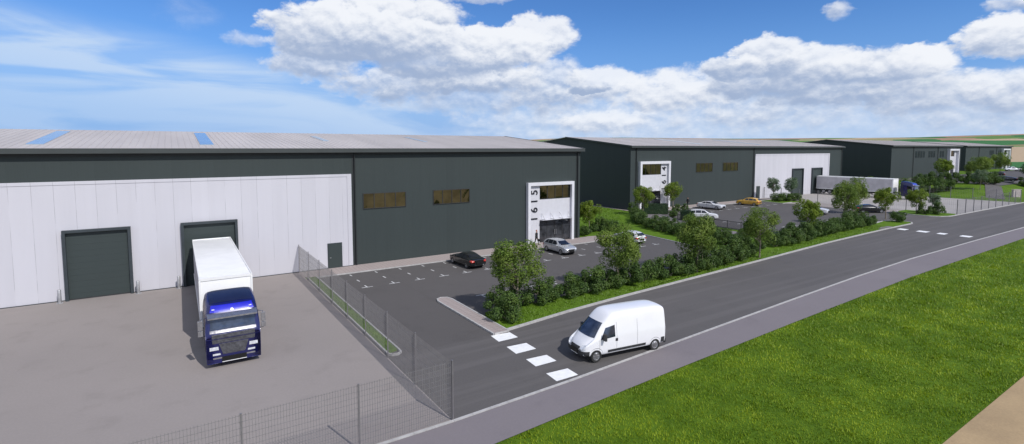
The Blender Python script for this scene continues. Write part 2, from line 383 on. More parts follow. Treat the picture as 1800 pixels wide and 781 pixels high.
# painted markings
def quadmark(pts, z=.014): return tag(MB().sheet(pts, z).build('crossing_marking', M['mark']), kind='structure')
for y0, y1, x0 in ((25.85,26.95,16.0),(23.75,24.9,15.85),(21.75,22.8,15.78),(19.75,20.75,15.62)):
    quadmark([(x0,y0),(x0+1.38,y0-.02),(x0+1.42,y1-.12),(x0+.1,y1)])
for y0, y1 in ((30.45,31.5),(27.95,29.2),(25.95,26.85),(23.3,24.4)):
    quadmark([(86.6,y0),(88.1,y0-.02),(88.1,y1),(86.7,y1)])
mk = MB(); Z = .014
def tick(x, y, dx, dy, w=.11):
    v = Vector((dx,dy)); n = Vector((-dy,dx)).normalized()*w/2; p = Vector((x,y))
    mk.sheet([tuple(p+n), tuple(p+v+n), tuple(p+v-n), tuple(p-n)], Z)
for k in range(16):
    x = 13.26+2.36*k
    if x > 50: break
    tick(x, 47.4, .05, -.55); tick(x+.0, 45.2, .05, -.65); tick(x, 43.0, .02, -.62); tick(x-.45, 42.33, .95, .0, .11)
for k in range(13):
    x = 20.1+2.36*k
    tick(x, 35.0, 0, -.62); tick(x-.45, 35.12, .9, 0, .11); tick(x, 33.5, 0, -.6)
tag(mk.build('bay_marking', M['bay']), kind='structure')
mk = MB()
for k in range(13):
    x = 75.5+2.6*k
    if x < 106:
        tick(x, 64.4, 0, -.6); tick(x, 62.1, 0, -.6); tick(x, 60.1, 0, -.6); tick(x-.6, 59.4, 1.2, 0, .14)
    if x < 92:
        tick(x, 41.4, 0, -.6); tick(x-.6, 41.6, 1.2, 0, .14)
for k in range(7):
    y = 57-2.5*k; tick(72.8, y, -.7, 0, .13); tick(73.0, y-.6, 0, 1.2, .13)
tag(mk.build('bay_marking', M['bay']), kind='structure')

# ------------------------------------------------------------------ warehouses
def slab_y(x0, x1, z0, z1, yf, yb): return MB().box(x0, yf, z0, x1, yb, z1)
def warehouse(x0, x1, Y, zb, ze, zr, half, label, gable_left=True, over=.45):
    t = empty('warehouse', (x0, Y, zb)); tag(t, label, 'warehouse')
    def loc(o): o.location = (-x0, -Y, -zb); return o
    d = half*2
    w = MB(); T = ze-.25
    w.add([(x0,Y,zb-.4),(x1,Y,zb-.4),(x1,Y,T),(x0,Y,T)], [(0,1,2,3)])
    w2 = MB(); w2.add([(x0,Y+d,zb-.4),(x1,Y+d,zb-.4),(x1,Y+d,T),(x0,Y+d,T)], [(3,2,1,0)])
    loc(w.build('wall', M['dark_clad'], t)); loc(w2.build('rear_wall', M['dark_clad'], t))
    for xx, fl in ((x0, 0), (x1, 1)):
        gq = MB(); vs = [(xx,Y,zb-.4),(xx,Y+d,zb-.4),(xx,Y+d,T),(xx,Y+half,zr-.12),(xx,Y,T)]
        gq.add(vs, [(4,3,2,1,0)] if not fl else [(0,1,2,3,4)]); loc(gq.build('gable_wall', M['dark_clad_y'], t))
    # roof: two thick pitched sheets with raised seams
    r = MB(); th = .14; X0, X1 = x0-.25, x1+.3
    for sgn in (1, -1):
        ya = Y+half-sgn*(half+over); yb = Y+half
        sl = (zr-ze)/half; za = ze-.02
        def zz(y): return za+(zr-za)*(abs(y-ya)/(half+over))
        vs = [(X0,ya,za),(X1,ya,za),(X1,yb,zr),(X0,yb,zr),(X0,ya,za-th),(X1,ya,za-th),(X1,yb,zr-th),(X0,yb,zr-th)]
        fs = [(0,1,2,3),(7,6,5,4),(0,4,5,1),(1,5,6,2),(3,7,4,0)]
        r.add(vs, fs if sgn > 0 else [f[::-1] for f in fs])
        if sgn > 0:
            k = X0+.3
            while k < X1-.1:
                r.add([(k,ya+.05,zz(ya+.05)+.002),(k+.07,ya+.05,zz(ya+.05)+.002),(k+.07,yb-.15,zz(yb-.15)+.002),(k,yb-.15,zz(yb-.15)+.002),
                       (k+.015,ya+.05,zz(ya+.05)+.03),(k+.055,ya+.05,zz(ya+.05)+.03),(k+.055,yb-.15,zz(yb-.15)+.03),(k+.015,yb-.15,zz(yb-.15)+.03)],
                      [(4,5,6,7),(0,1,5,4),(1,2,6,5),(3,0,4,7)]); k += .5 if X1 < 60 else 1.0
    ro = loc(r.build('roof', M['roof'], t))
    f = MB(); f.box(X0-.04, Y-over-.10, ze-.40, X1+.04, Y-over-.006, ze+.0); f.box(X0-.04, Y-over+.0, ze-.40, X1+.04, Y-.02, ze-.33)
    loc(f.build('fascia', M['fascia'], t))
    gq = MB(); gq.box(x0+.02, Y-.10, ze-.62, x1-.02, Y-.012, ze-.345); loc(gq.build('eave_shadow_strip', M['gutter'], t))  # near-black strip on the wall head stands in for the eave's shadow
    for xx in (X0-.03, X1+.03):
        vg = MB()
        a, b = (xx-.04, xx+.04)
        ya = Y-over; vg.add([(a,ya,ze-.25),(b,ya,ze-.25),(b,Y+half,zr-.23),(a,Y+half,zr-.23),(a,ya,ze+.03),(b,ya,ze+.03),(b,Y+half,zr+.05),(a,Y+half,zr+.05)],
                            [(3,2,1,0),(4,5,6,7),(0,1,5,4),(1,2,6,5),(2,3,7,6),(3,0,4,7)])
        loc(vg.build('verge_trim', M['fascia'], t))
    return t, ro, loc, (lambda y: ze-.02+(zr-ze+.02)*((y-(Y-over))/(half+over)))
def rooflight(ro, zf, x0, x1, y0, y1):
    m = MB(); m.add([(x0,y0,zf(y0)+.065),(x1,y0,zf(y0)+.065),(x1,y1,zf(y1)+.065),(x0,y1,zf(y1)+.065),(x0,y0,zf(y0)),(x1,y0,zf(y0)),(x1,y1,zf(y1)),(x0,y1,zf(y1))],
                    [(0,1,2,3),(4,5,1,0),(5,6,2,1),(6,7,3,2),(7,4,0,3)])
    m.build('skylight', M['rooflight'], ro)
def window(t, loc, x0, x1, z0, z1, Y, n, glass='glass', name='window', fr=.06, mul='mullion', trans=()):
    f = MB(); y0, y1 = Y-.075, Y-.004
    f.box(x0, y0, z1-fr, x1, y1, z1); f.box(x0, y0, z0, x1, y1, z0+fr); f.box(x0, y0, z0+fr, x0+fr, y1, z1-fr); f.box(x1-fr, y0, z0+fr, x1, y1, z1-fr)
    for k in range(1, n):
        x = x0+(x1-x0)*k/n; f.box(x-.035, y0+.005, z0+fr, x+.035, y1, z1-fr)
    for zz in trans: f.box(x0+fr, y0+.008, zz-.03, x1-fr, y1, zz+.03)
    w = loc(f.build(name, M[mul], t))
    p = MB()
    for k in range(n):
        a = x0+(x1-x0)*k/n; b = x0+(x1-x0)*(k+1)/n; yv = Y-.035+random.uniform(-.006, .006)
        p.add([(a+.02,Y-.03,z0+.02),(b-.02,yv,z0+.02),(b-.02,Y-.03+random.uniform(-.006,.006),z1-.02),(a+.02,yv,z1-.02)], [(0,1,2,3)])
    p.build('pane', M[glass], w)
    return w
def dock_door(t, loc, x0, x1, z1, Y, zb=0):
    """dark surround standing proud of the cladding, leaf set deep inside it"""
    f = MB(); w = .2; d = .34
    f.box(x0-w, Y-d, zb-.1, x0, Y-.005, z1); f.box(x1, Y-d, zb-.1, x1+w, Y-.005, z1); f.box(x0-w, Y-d, z1, x1+w, Y-.005, z1+w)
    o = loc(f.build('dock_door', M['frame_dark'], t))
    l = MB(); n = 11
    for k in range(n):
        a = zb+(z1-zb)*k/n; b = zb+(z1-zb)*(k+1)/n
        l.box(x0, Y-.06, a+.003, x1, Y-.012, b-.002)
    l.build('door_leaf', M['door'], o)
    s = MB(); s.box(x0, Y-.10, zb-.02, x1, Y-.062, zb+.09); s.build('bottom_seal', M['plastic'], o)
def down_pipe(t, loc, x, Y, zb, z1):
    m = MB(); m.tube([(x,Y-.14,zb),(x,Y-.14,z1-.55),(x,Y-.32,z1-.4)], .065, 8); m.box(x-.2, Y-.03, zb, x-.07, Y-.008, z1-.62); loc(m.build('downpipe', M['gutter'], t, sharp=50))
def portal(t, loc, x0, x1, zb, z1, Y, num, side, d=.85, fr=.38, nglass=4, canopy=True):
    f = MB(); f.box(x0, Y-d, zb-.1, x0+fr, Y-.01, z1); f.box(x1-fr, Y-d, zb-.1, x1, Y-.01, z1); f.box(x0+fr, Y-d, z1-fr, x1-fr, Y-.01, z1)
    p = loc(f.build('entrance_portal', M['portal'], t))
    cw = 1.55*(x1-x0)/7.2; a, b = x0+fr, x1-fr
    ca, cb = (a, a+cw) if side < 0 else (b-cw-.0, b)
    ga, gb = (ca+cw, b) if side < 0 else (a, ca)
    H = z1-zb; s = MB(); s.box(ca, Y-.16, zb-.1, cb, Y-.014, z1-fr); s.box(ga, Y-.14, zb+H*.36, gb, Y-.014, zb+H*.715)
    s.build('white_panel', M['portal_in'], p)
    idl = lambda o: o
    window(p, idl, ga, gb, zb+H*.72, z1-fr-.02, Y-.05, nglass, 'glass', 'glazing')
    e = window(p, idl, ga, gb, zb+.0, zb+H*.355, Y-.05, nglass, 'glass2', 'entrance_glazing', mul='mullion', trans=(zb+2.1,))
    hnd = MB(); mid = (ga+gb)/2
    for hx in (mid-.12, mid+.12): hnd.tube([(hx,Y-.2,zb+.9),(hx,Y-.2,zb+1.5)], .025, 6)
    hnd.build('handle', M['steel'], e)
    if canopy:
        c = MB(); zc = zb+H*.37+.08; c.box(ga+.05, Y-.9, zc, gb-.05, Y-.16, zc+.02); cn = c.build('canopy', M['portal_in'], p)
        for k in range(4):
            x = ga+.35+(gb-ga-.7)*k/3
            q = MB(); q.tube([(x,Y-.86,zc+.04),(x,Y-.15,zc+.75)], .022, 6); q.tube([(x,Y-.88,zc+.05),(x,Y-.15,zc+.05)], .03, 6); q.build('bracket', M['steel'], cn)
    if num:
        for k, ch in enumerate(num):
            cu = bpy.data.curves.new('digit', 'FONT'); cu.body = ch; cu.size = 1.4*(x1-x0)/7.2; cu.align_x = 'CENTER'; cu.align_y = 'CENTER'; cu.extrude = .03; cu.offset = .012
            tmp = bpy.data.objects.new('digit', cu); COL.objects.link(tmp); bpy.context.view_layer.update()
            me = bpy.data.meshes.new_from_object(tmp.evaluated_get(bpy.context.evaluated_depsgraph_get())); bpy.data.objects.remove(tmp)
            # face -Y, then turn a quarter so that it reads upwards
            me.transform(Matrix.Translation(((ca+cb)/2-.02, Y-.20, zb+H*(.385+.145*k+.02))) @ Matrix.Rotation(R(-90), 4, 'Y') @ Matrix.Rotation(R(90), 4, 'X'))
            me.materials.clear(); me.materials.append(M['digit']); me.name = 'digit'
            link('digit', me, p)
    return p

Y1 = 51.2
t, ro, loc, zf = warehouse(-52, 44.1, Y1, 0, 11.6, 13.5, 18.7, 'dark grey warehouse with white loading bay wall, nearest and leftmost, numbered 1615')
m = MB(); m.box(-52.1, Y1-.07, -.05, 14.66, Y1-.004, 9.1); m.box(14.25, Y1-.115, -.05, 14.66, Y1-.07, 9.1); m.box(-52.1, Y1-.105, 8.85, 14.25, Y1-.07, 9.1)
loc(m.build('white_cladding', M['white_clad'], t))
for a in (-30.5, -18.8, -6.95, .62): dock_door(t, loc, a, a+3.8, 5.2, Y1-.07)
m = MB(); m.box(12.32, Y1-.13, .02, 13.55, Y1-.072, 2.36); pd = loc(m.build('personnel_door', M['door'], t))
m = MB(); m.box(12.24, Y1-.11, 0, 12.318, Y1-.071, 2.44); m.box(13.552, Y1-.11, 0, 13.63, Y1-.071, 2.44); m.box(12.318, Y1-.11, 2.362, 13.552, Y1-.071, 2.44); m.build('door_frame', M['frame_dark'], pd)
m = MB(); m.box(12.42, Y1-.16, 1.0, 12.56, Y1-.131, 1.05); m.build('handle', M['steel'], pd)
down_pipe(t, loc, 15.0, Y1, 0, 11.6); down_pipe(t, loc, 43.62, Y1, 0, 11.6)
for a, b in ((15.8,20.3),(23.4,27.86)): window(t, loc, a, b, 5.55, 7.12, Y1, 4)
portal(t, loc, 35.6, 42.75, 0, 7.45, Y1, '1615', -1, d=.5)
m = MB(); m.box(-52.2, Y1-.16, -.02, 14.7, Y1-.12, .06); loc(m.build('base_flashing', M['frame_dark'], t))
for a in (-33.3, -21.0, -9.3, 2.2, 13.9, 25.6):
    if a < 10: rooflight(ro, zf, a, a+1.05, 53.8, 67.4)
    else: rooflight(ro, zf, a, a+.6, 58.7, 64.9)

Y2 = 68.8
t, ro, loc, zf = warehouse(71.55, 152.4, Y2, 0, 12.1, 14.05, 18.9, 'dark grey warehouse with dark blank gable and white bay wall, second along, numbered 1614')
m = MB(); m.box(111.6, Y2-.07, -.05, 145.3, Y2-.004, 10.28); m.box(144.8, Y2-.13, -.05, 145.3, Y2-.07, 10.28); m.box(111.6, Y2-.12, 10.0, 144.8, Y2-.07, 10.28)
loc(m.build('white_cladding', M['white_clad'], t))
for a in (127.4, 136.6): dock_door(t, loc, a, a+4.6, 6.45, Y2-.07)
m = MB(); m.box(112.3, Y2-.13, .02, 113.7, Y2-.072, 2.9); loc(m.build('personnel_door', M['door'], t))
down_pipe(t, loc, 73.0, Y2, 0, 12.1); down_pipe(t, loc, 110.95, Y2, 0, 12.1); down_pipe(t, loc, 151.9, Y2, 0, 12.1)
for a, b in ((90.6,96.0),(99.6,105.0)): window(t, loc, a, b, 6.65, 8.55, Y2, 4)
portal(t, loc, 73.6, 82.1, 0, 9.12, Y2, '1614', 1, d=.6, fr=.5)
rooflight(ro, zf, 118, 119.2, 72, 85); rooflight(ro, zf, 96, 97.2, 72, 85)

for (xa, xb, Y3, ze, zr, fa, wins, seams, lab) in (
    (180.5, 237.6, 67.9, 12.5, 14.5, (224.6,233.4), ((197.9,206.0),(208.6,214.6),(218.2,222.4)), (196.3,216.2), 'third dark grey warehouse on the raised ground, with slit windows and white entrance frame'),
    (273.0, 333.5, 76.4, 12.65, 14.6, (318.3,328.6), ((302.5,308.5),(314.5,319.5)), (288.5,311.5), 'farthest dark grey warehouse, beyond the third, beside the open fields')):
    t, ro, loc, zf = warehouse(xa, xb, Y3, 2.3, ze, zr, 18.9, lab)
    for a, b in wins:
        k = int((b-a)/2.0)
        for q in range(k): window(t, loc, a+q*(b-a)/k, a+q*(b-a)/k+1.15, 8.6, 10.7, Y3, 1, 'glass3')
    for s_ in seams: down_pipe(t, loc, s_, Y3, 2.3, ze)
    portal(t, loc, fa[0], fa[1], 2.3, 11.4, Y3, None, 1, d=.9, fr=.6)

# steel guard posts beside the dock doors
gp = MB(); gp.lathe([(0,1.06),(.08,1.04),(.115,.98),(.115,0)], (0,0,0), 'z', 14)
g0 = gp.build('guard_post', M['steel'], sharp=50); bs = MB().box(-.2,-.2,.004,.2,.2,.03).build('base_plate', M['steel'], g0)
labs = ['pale steel guard post left of the unoccupied dock door', 'pale steel guard post right of the unoccupied dock door', 'pale steel guard post left of the dock door behind the truck', 'pale steel guard post right of the dock door behind the truck']
for i, (x, l) in enumerate(zip((-7.45,-2.65,.1,4.95), labs)):
    o = g0 if i == 0 else copy_tree(g0); o.location = (x, 50.55, 0); tag(o, l, 'guard post', 'guard posts at the dock doors')

# ------------------------------------------------------------------ fences
def fence(p0, p1, label, H=2.6, step=4.0, vs=.1, r=.006, hstep=.45, posts=None, cat='fence', pw=1., wm='wire'):
    a = Vector((*p0, 0)); b = Vector((*p1, 0)); L = (b-a).length; d = (b-a)/L; ang = math.atan2(d.y, d.x)
    t = empty('mesh_fence', a, ang, label=label, cat=cat)
    ks = posts or [i*step for i in range(int(L/step)+1)]
    if not posts and L-ks[-1] > 1: ks.append(L)
    pm = MB(); q = .026*pw; pm.box(-q,-q,-.1,q,q,H+.03); pm.box(-q-.008,-q-.008,H+.03,q+.008,q+.008,H+.045)
    first = None
    for k in ks:
        if first is None: first = pm.build('post', M['post'], t); o = first
        else: o = first.copy(); COL.objects.link(o)
        o.location = (k, 0, 0)
    for i in range(len(ks)-1):
        m = MB(); x = ks[i]+.05
        while x < ks[i+1]-.04:
            m.box(x-r, -.05-r, .06, x+r, -.05+r, H); x += vs
        z = .12
        while z < H:
            m.box(ks[i], -.064, z-r, ks[i+1], -.057, z+r); z += hstep
        m.build('mesh_panel', M[wm], t)
    return t
fence((9.6,50.9), (9.6,19.25), 'tall wire mesh fence from the nearest warehouse wall to the road, beside the grass strip', step=3.95, r=.0055, wm='wire_dark')
fence((9.6,19.25), (-38.4,18.95), 'tall wire mesh fence along the pavement in front of the yard', step=4.0, r=.0055, vs=.1, hstep=.22, wm='wire_dark')
fence((115.2,68.5), (115.2,32.9), 'wire mesh fence between the second car park and its truck yard', vs=.3, r=.006, hstep=.8, pw=2.)
fence((115.2,32.9), (151.8,32.75), 'wire mesh fence beside the road in front of the second truck yard', vs=.3, r=.006, hstep=.8, pw=2., step=4.1)
fence((151.8,32.75), (151.8,68.5), 'wire mesh fence on the far side of the second truck yard, below the grass bank', vs=.3, r=.006, hstep=.8, pw=2.)
# black railing beside the second car park
t = empty('railing', (66.9,54,0), R(-90), label='low black vertical bar railing between the hedges and the second car park', cat='railing')
L = 13.2
for k in range(7): MB().box(k*2.2-.03,-.03,0,k*2.2+.03,.03,1.25).build('post', M['rail'], t)
m = MB(); m.box(0,-.02,1.12,L,.02,1.17); m.box(0,-.02,.12,L,.02,.17); m.build('rail', M['rail'], t)
m = MB(); x = .12
while x < L: m.box(x-.018,-.012,.17,x+.018,.012,1.12); x += .16
m.build('bar_panel', M['rail'], t)
# low pale wall and grass bank of the upper site
m = MB(); m.prism([(165,36.9),(167.0,36.1),(167.2,36.5),(165.2,37.3)], 0, 1.9); m.prism([(164.9,36.85),(167.05,36.0),(167.3,36.55),(165.15,37.4)], 1.9, 1.98)
tag(m.build('boundary_wall', M['brick_wall']), 'low pale wall at the bend of the drive up to the third warehouse', 'wall')

# ------------------------------------------------------------------ vehicles
def bake(o):
    me = bpy.data.meshes.new_from_object(o.evaluated_get(bpy.context.evaluated_depsgraph_get())); old = o.data
    o.modifiers.clear(); o.data = me
    bpy.data.meshes.remove(old)
    for p in me.polygons: p.use_smooth = True
    return me
def loft(stations, name, mat, parent, lvl=2, ring=None):
    ring = ring or (lambda zb, wb, zs, ws, zr, wr: [(0,zb),(wb*.85,zb),(wb,zb+.07),(ws*1.0,(zb*.45+zs*.55)),(ws,zs-.04),(ws*.975,zs+.02),(wr+.03,zr-.09),(wr-.03,zr-.025),(wr*.6,zr+.008),(0,zr+.02)])
    m = MB(); n = None
    for x, *r in stations:
        h = ring(*r); full = [(y,z) for y,z in h]+[(-y,z) for y,z in h[-2:0:-1]]
        n = len(full); m.v += [(x,y,z) for y,z in full]
    for i in range(len(stations)-1):
        for k in range(n): m.f.append((i*n+k, (i+1)*n+k, (i+1)*n+(k+1)%n, i*n+(k+1)%n))
    K = len(ring(*stations[0][1:]))
    for base, fl in ((0, False), ((len(stations)-1)*n, True)):
        for k in range(K-1):   # quad strip cap between the two half rings
            a, b = k, k+1; a2, b2 = (n-k)%n, (n-k-1)%n
            q = [a, b, b2, a2]; q = [base+v for i, v in enumerate(q) if v not in q[:i]]
            m.f.append(tuple(q) if fl else tuple(q[::-1]))
    m.m = [0]*len(m.f)
    o = m.build(name, mat, parent)
    s = o.modifiers.new('s', 'SUBSURF'); s.levels = lvl; s.render_levels = lvl
    par = o.parent; o.parent = None; o.matrix_world = Matrix(); bpy.context.view_layer.update(); me = bake(o); o.parent = par; o.matrix_world = Matrix() if not par else par.matrix_world.copy(); o.matrix_parent_inverse = Matrix(); o.location = (0,0,0); o.rotation_euler = (0,0,0)
    bvh = BVHTree.FromPolygons([v.co.copy() for v in me.vertices], [tuple(p.vertices) for p in me.polygons])
    return o, bvh
def patch(m, bvh, quad, axis, sign, off=.008, n=6, start=6.):
    """project a quad given in the plane perpendicular to `axis` on to the body"""
    pts = []
    for j in range(n+1):
        for i in range(n+1):
            u, v = i/n, j/n
            p = [quad[0][k]*(1-u)*(1-v)+quad[1][k]*u*(1-v)+quad[2][k]*u*v+quad[3][k]*(1-u)*v for k in (0,1)]
            if axis == 'y': o = Vector((p[0], sign*start, p[1])); d = Vector((0,-sign,0))
            elif axis == 'x': o = Vector((sign*start, p[0], p[1])); d = Vector((-sign,0,0))
            else: o = Vector((p[0], p[1], start)); d = Vector((0,0,-1))
            hit = bvh.ray_cast(o, d)
            pts.append((hit[0]+hit[1].normalized()*off*(1 if hit[1].dot(d) < 0 else -1)) if hit[0] else None)
    vs = []; idx = {}
    for i, p in enumerate(pts):
        if p is not None: idx[i] = len(vs); vs.append(tuple(p))
    fs = []
    for j in range(n):
        for i in range(n):
            q = [j*(n+1)+i, j*(n+1)+i+1, (j+1)*(n+1)+i+1, (j+1)*(n+1)+i]
            if all(k in idx for k in q): fs.append(tuple(idx[k] for k in q))
    m.add(vs, fs)
def disc(m, bvh, c, r, sign, off=.01, z0=.12):
    vs = []; n = 20
    def cast(x, z):
        h = bvh.ray_cast(Vector((x, sign*4, max(z, z0))), Vector((0,-sign,0)))
        return None if h[0] is None else (h[0].x, h[0].y+sign*off, h[0].z)
    ctr = cast(*c); ring = [cast(c[0]+r*math.cos(math.pi*k/n), c[1]+r*math.sin(math.pi*k/n)) for k in range(n+1)]
    low = [cast(c[0]+r*math.cos(math.pi*k/n), z0) for k in range(n+1)]
    for k in range(n):
        q = [ring[k], ring[k+1], low[k+1], low[k]]
        if None not in q: m.add(q, [(0,1,2,3)])
def wheel(parent, x, y, r=.32, w=.21, style='rim'):
    s = 1 if y > 0 else -1
    m = MB(); m.lathe([(r*.62,s*w*.42),(r*.70,s*w*.5),(r*.93,s*w*.48),(r,s*w*.30),(r,-s*w*.30),(r*.93,-s*w*.5),(r*.5,-s*w*.5)], (0,0,0), 'y', 26)
    o = m.build('wheel', M['tyre'], parent, sharp=50); o.location = (x, y, r)
    d = MB(); d.lathe([(r*.66,s*w*.40),(r*.60,s*w*.44),(r*.55,s*w*.34),(r*.22,s*w*.30),(r*.20,s*w*.42),(.001,s*w*.43)], (0,0,0), 'y', 26)
    for k in range(10 if style == 'rim' else 6):
        a = 2*math.pi*k/(10 if style == 'rim' else 6); ca, sa = math.cos(a), math.sin(a); tw = .022
        i, e = r*.18, r*.60; z = s*w*.43
        d.add([(ca*i-sa*tw,z,sa*i+ca*tw),(ca*e-sa*tw,z*.97,sa*e+ca*tw),(ca*e+sa*tw,z*.97,sa*e-ca*tw),(ca*i+sa*tw,z,sa*i-ca*tw),
               (ca*i-sa*tw,z*.7,sa*i+ca*tw),(ca*e-sa*tw,z*.7,sa*e+ca*tw),(ca*e+sa*tw,z*.7,sa*e-ca*tw),(ca*i+sa*tw,z*.7,sa*i-ca*tw)],
              [(0,1,2,3),(0,4,5,1),(2,6,7,3)])
    d.build('rim', M['rim'], o, sharp=40)
    # dark well behind the spokes
    return o
CARS = {
 'hatch': dict(L=4.3, st=[(-2.15,.36,.66,.72,.72,.90,.60),(-2.08,.28,.80,.86,.84,1.04,.64),(-1.9,.25,.86,.92,.87,1.24,.62),(-1.62,.22,.88,.95,.885,1.40,.58),(-1.1,.2,.88,.95,.89,1.475,.60),(-.2,.2,.88,.94,.89,1.49,.61),(.30,.2,.88,.93,.89,1.42,.60),(.72,.2,.88,.93,.89,1.18,.64),(1.02,.2,.88,.92,.885,1.01,.72),(1.6,.22,.88,.88,.86,.93,.70),(1.95,.26,.84,.80,.80,.84,.66),(2.1,.30,.76,.70,.73,.74,.58),(2.15,.36,.66,.62,.64,.66,.5)],
   side=[[(-1.72,1.0),(-1.08,1.0),(-1.06,1.37),(-1.46,1.30)],[(-1.02,1.0),(-.28,1.0),(-.26,1.40),(-1.0,1.38)],[(-.22,1.0),(.62,.99),(.22,1.35),(-.2,1.40)]],
   ws=[(-.68,1.02),(.68,1.02),(.52,1.36),(-.52,1.36)], rw=[(-.60,1.06),(.60,1.06),(.50,1.34),(-.50,1.34)], wb=(1.30,-1.28)),
 'coupe': dict(L=4.6, st=[(-2.3,.38,.68,.72,.74,.86,.60),(-2.22,.30,.82,.86,.86,.98,.66),(-1.9,.25,.88,.92,.90,1.03,.70),(-1.55,.22,.90,.93,.91,1.12,.64),(-1.0,.2,.90,.93,.92,1.30,.60),(-.35,.2,.90,.92,.92,1.39,.58),(.1,.2,.90,.92,.91,1.37,.58),(.55,.2,.90,.91,.91,1.20,.62),(1.0,.2,.90,.90,.90,.98,.74),(1.7,.22,.89,.86,.88,.90,.72),(2.1,.26,.84,.78,.82,.80,.66),(2.25,.30,.76,.68,.74,.70,.56),(2.3,.36,.66,.58,.64,.60,.5)],
   side=[[(-1.35,.98),(-.62,.98),(-.6,1.27),(-.95,1.20)],[(-.56,.98),(.62,.97),(.18,1.26),(-.54,1.29)]],
   ws=[(-.70,1.0),(.70,1.0),(.52,1.29),(-.52,1.29)], rw=[(-.62,1.08),(.62,1.08),(.50,1.27),(-.50,1.27)], wb=(1.42,-1.36)),
}
def car(kind, mat, x, y, rz, label, z=0, roofglass=False, sc_=1.0, plate=True):
    K = CARS[kind]; t = empty('car', (x,y,z), rz); tag(t, label, 'car', 'cars in the car parks'); t.scale = (sc_,)*3
    bo, bv = loft(K['st'], 'body', mat, t)
    g_ = MB()
    for sg in (1,-1):
        for q in K['side']:
            m = MB(); patch(m, bv, q, 'y', sg, .006); m.build('side_window', M['car_glass'], t)
        a = MB()
        for wx in K['wb']: disc(a, bv, (wx,.33), .385, sg, .006, .2)
        a.build('wheel_arch', M['plastic'], bo)
        for wx in K['wb']: wheel(t, wx, sg*.80, .325)
        m = MB(); patch(m, bv, [(sg*.80,.62),(sg*.45,.60),(sg*.45,.72),(sg*.78,.78)], 'x', 1, .008); m.build('headlight', M['lamp'], t)
        m = MB(); patch(m, bv, [(sg*.84,.70),(sg*.52,.72),(sg*.52,.86),(sg*.82,.90)], 'x', -1, .008); patch(m, bv, [(-K['L']/2+.1,.72),(-K['L']/2+.32,.76),(-K['L']/2+.34,.88),(-K['L']/2+.12,.88)], 'y', sg, .008); m.build('tail_light', M['red_lamp'], t)
        mr = MB(); X = K['ws'][0][1]; mr.box(.62, sg*.88 if sg>0 else -1.06, .93, .78, 1.06 if sg>0 else -.88, 1.06); mr.build('wing_mirror', mat, t)
        h = MB(); patch(h, bv, [(-.45,.84),(-.22,.84),(-.22,.875),(-.45,.875)], 'y', sg, .02, 2); h.build('door_handle', M['chrome'], t)
        dl = MB()
        for xx in (.72, -.32): patch(dl, bv, [(xx,.32),(xx+.018,.32),(xx+.018,.92),(xx,.92)], 'y', sg, .004, 5)
        patch(dl, bv, [(-1.0,.25),(1.0,.25),(1.0,.31),(-1.0,.31)], 'y', sg, .01, 8)
        dl.build('door_seam', M['plastic'], bo)
    m = MB(); patch(m, bv, K['ws'], 'x', 1, .007, 8); m.build('windscreen', M['car_glass'], t)
    m = MB(); patch(m, bv, K['rw'], 'x', -1, .007, 8); m.build('rear_window', M['car_glass'], t)
    if roofglass:
        m = MB(); patch(m, bv, [(-.75,-.46),(.1,-.46),(.1,.46),(-.75,.46)], 'z', 1, .006, 8); m.build('glass_roof', M['car_glass'], t)
    m = MB(); patch(m, bv, [(-.42,.50),(.42,.50),(.40,.66),(-.40,.66)], 'x', 1, .007, 6); patch(m, bv, [(-.7,.30),(.7,.30),(.68,.42),(-.68,.42)], 'x', 1, .007, 8); m.build('grille', M['plastic'], t)
    m = MB(); patch(m, bv, [(-.72,.30),(.72,.30),(.70,.40),(-.70,.40)], 'x', -1, .007, 8); m.build('rear_valance', M['plastic'], t)
    if plate:
        for sx in (1,-1):
            m = MB(); X = K['L']/2*sx; zc = .47 if sx > 0 else .62
            m.box(X-.06, -.32, zc-.09, X+.06, .32, zc+.10); m.build('number_plate', M['plate'], t)
    return t
car('coupe', M['black_paint'], 24.25, 45.15, R(92), 'black saloon car seen from behind, parked facing the warehouse wall in the nearest car park')
car('hatch', M['silver'], 35.95, 45.1, R(-91), 'silver hatchback parked in front of the 1615 entrance', sc_=1.0)
car('hatch', M['pearl'], 47.2, 45.4, R(89), 'white car with red tail light, mostly hidden behind the second roadside tree')
car('coupe', M['pearl'], 86.3, 61.9, R(-82), 'white coupe with black roof parked against the second warehouse path', roofglass=True, sc_=1.12)
car('hatch', M['yellow'], 98.4, 61.8, R(105), 'yellow hatchback parked beside the white coupe', sc_=1.06)
car('hatch', M['pearl'], 72.6, 53.6, R(-50), 'pale blue and white car half hidden behind the railing and tree', sc_=1.1)
car('hatch', M['pearl'], 95.4, 47.4, R(-75), 'white hatchback facing the road, between two trees of the second car park', sc_=1.1)
car('coupe', M['black_paint'], 105.5, 42.7, R(-40), 'black car under the trees by the second site entrance', sc_=1.1)
car('coupe', M['navy_paint'], 195.3, 45.6, R(110), 'dark navy car side on at the edge of the raised car park', z=2.33, sc_=1.08)
car('coupe', M['navy_paint'], 202.4, 60.8, R(110), 'dark blue car beside the white entrance of the third warehouse', z=2.33)
car('hatch', M['black_paint'], 232, 56.5, R(100), 'dark car behind the trees of the raised car park', z=2.33)

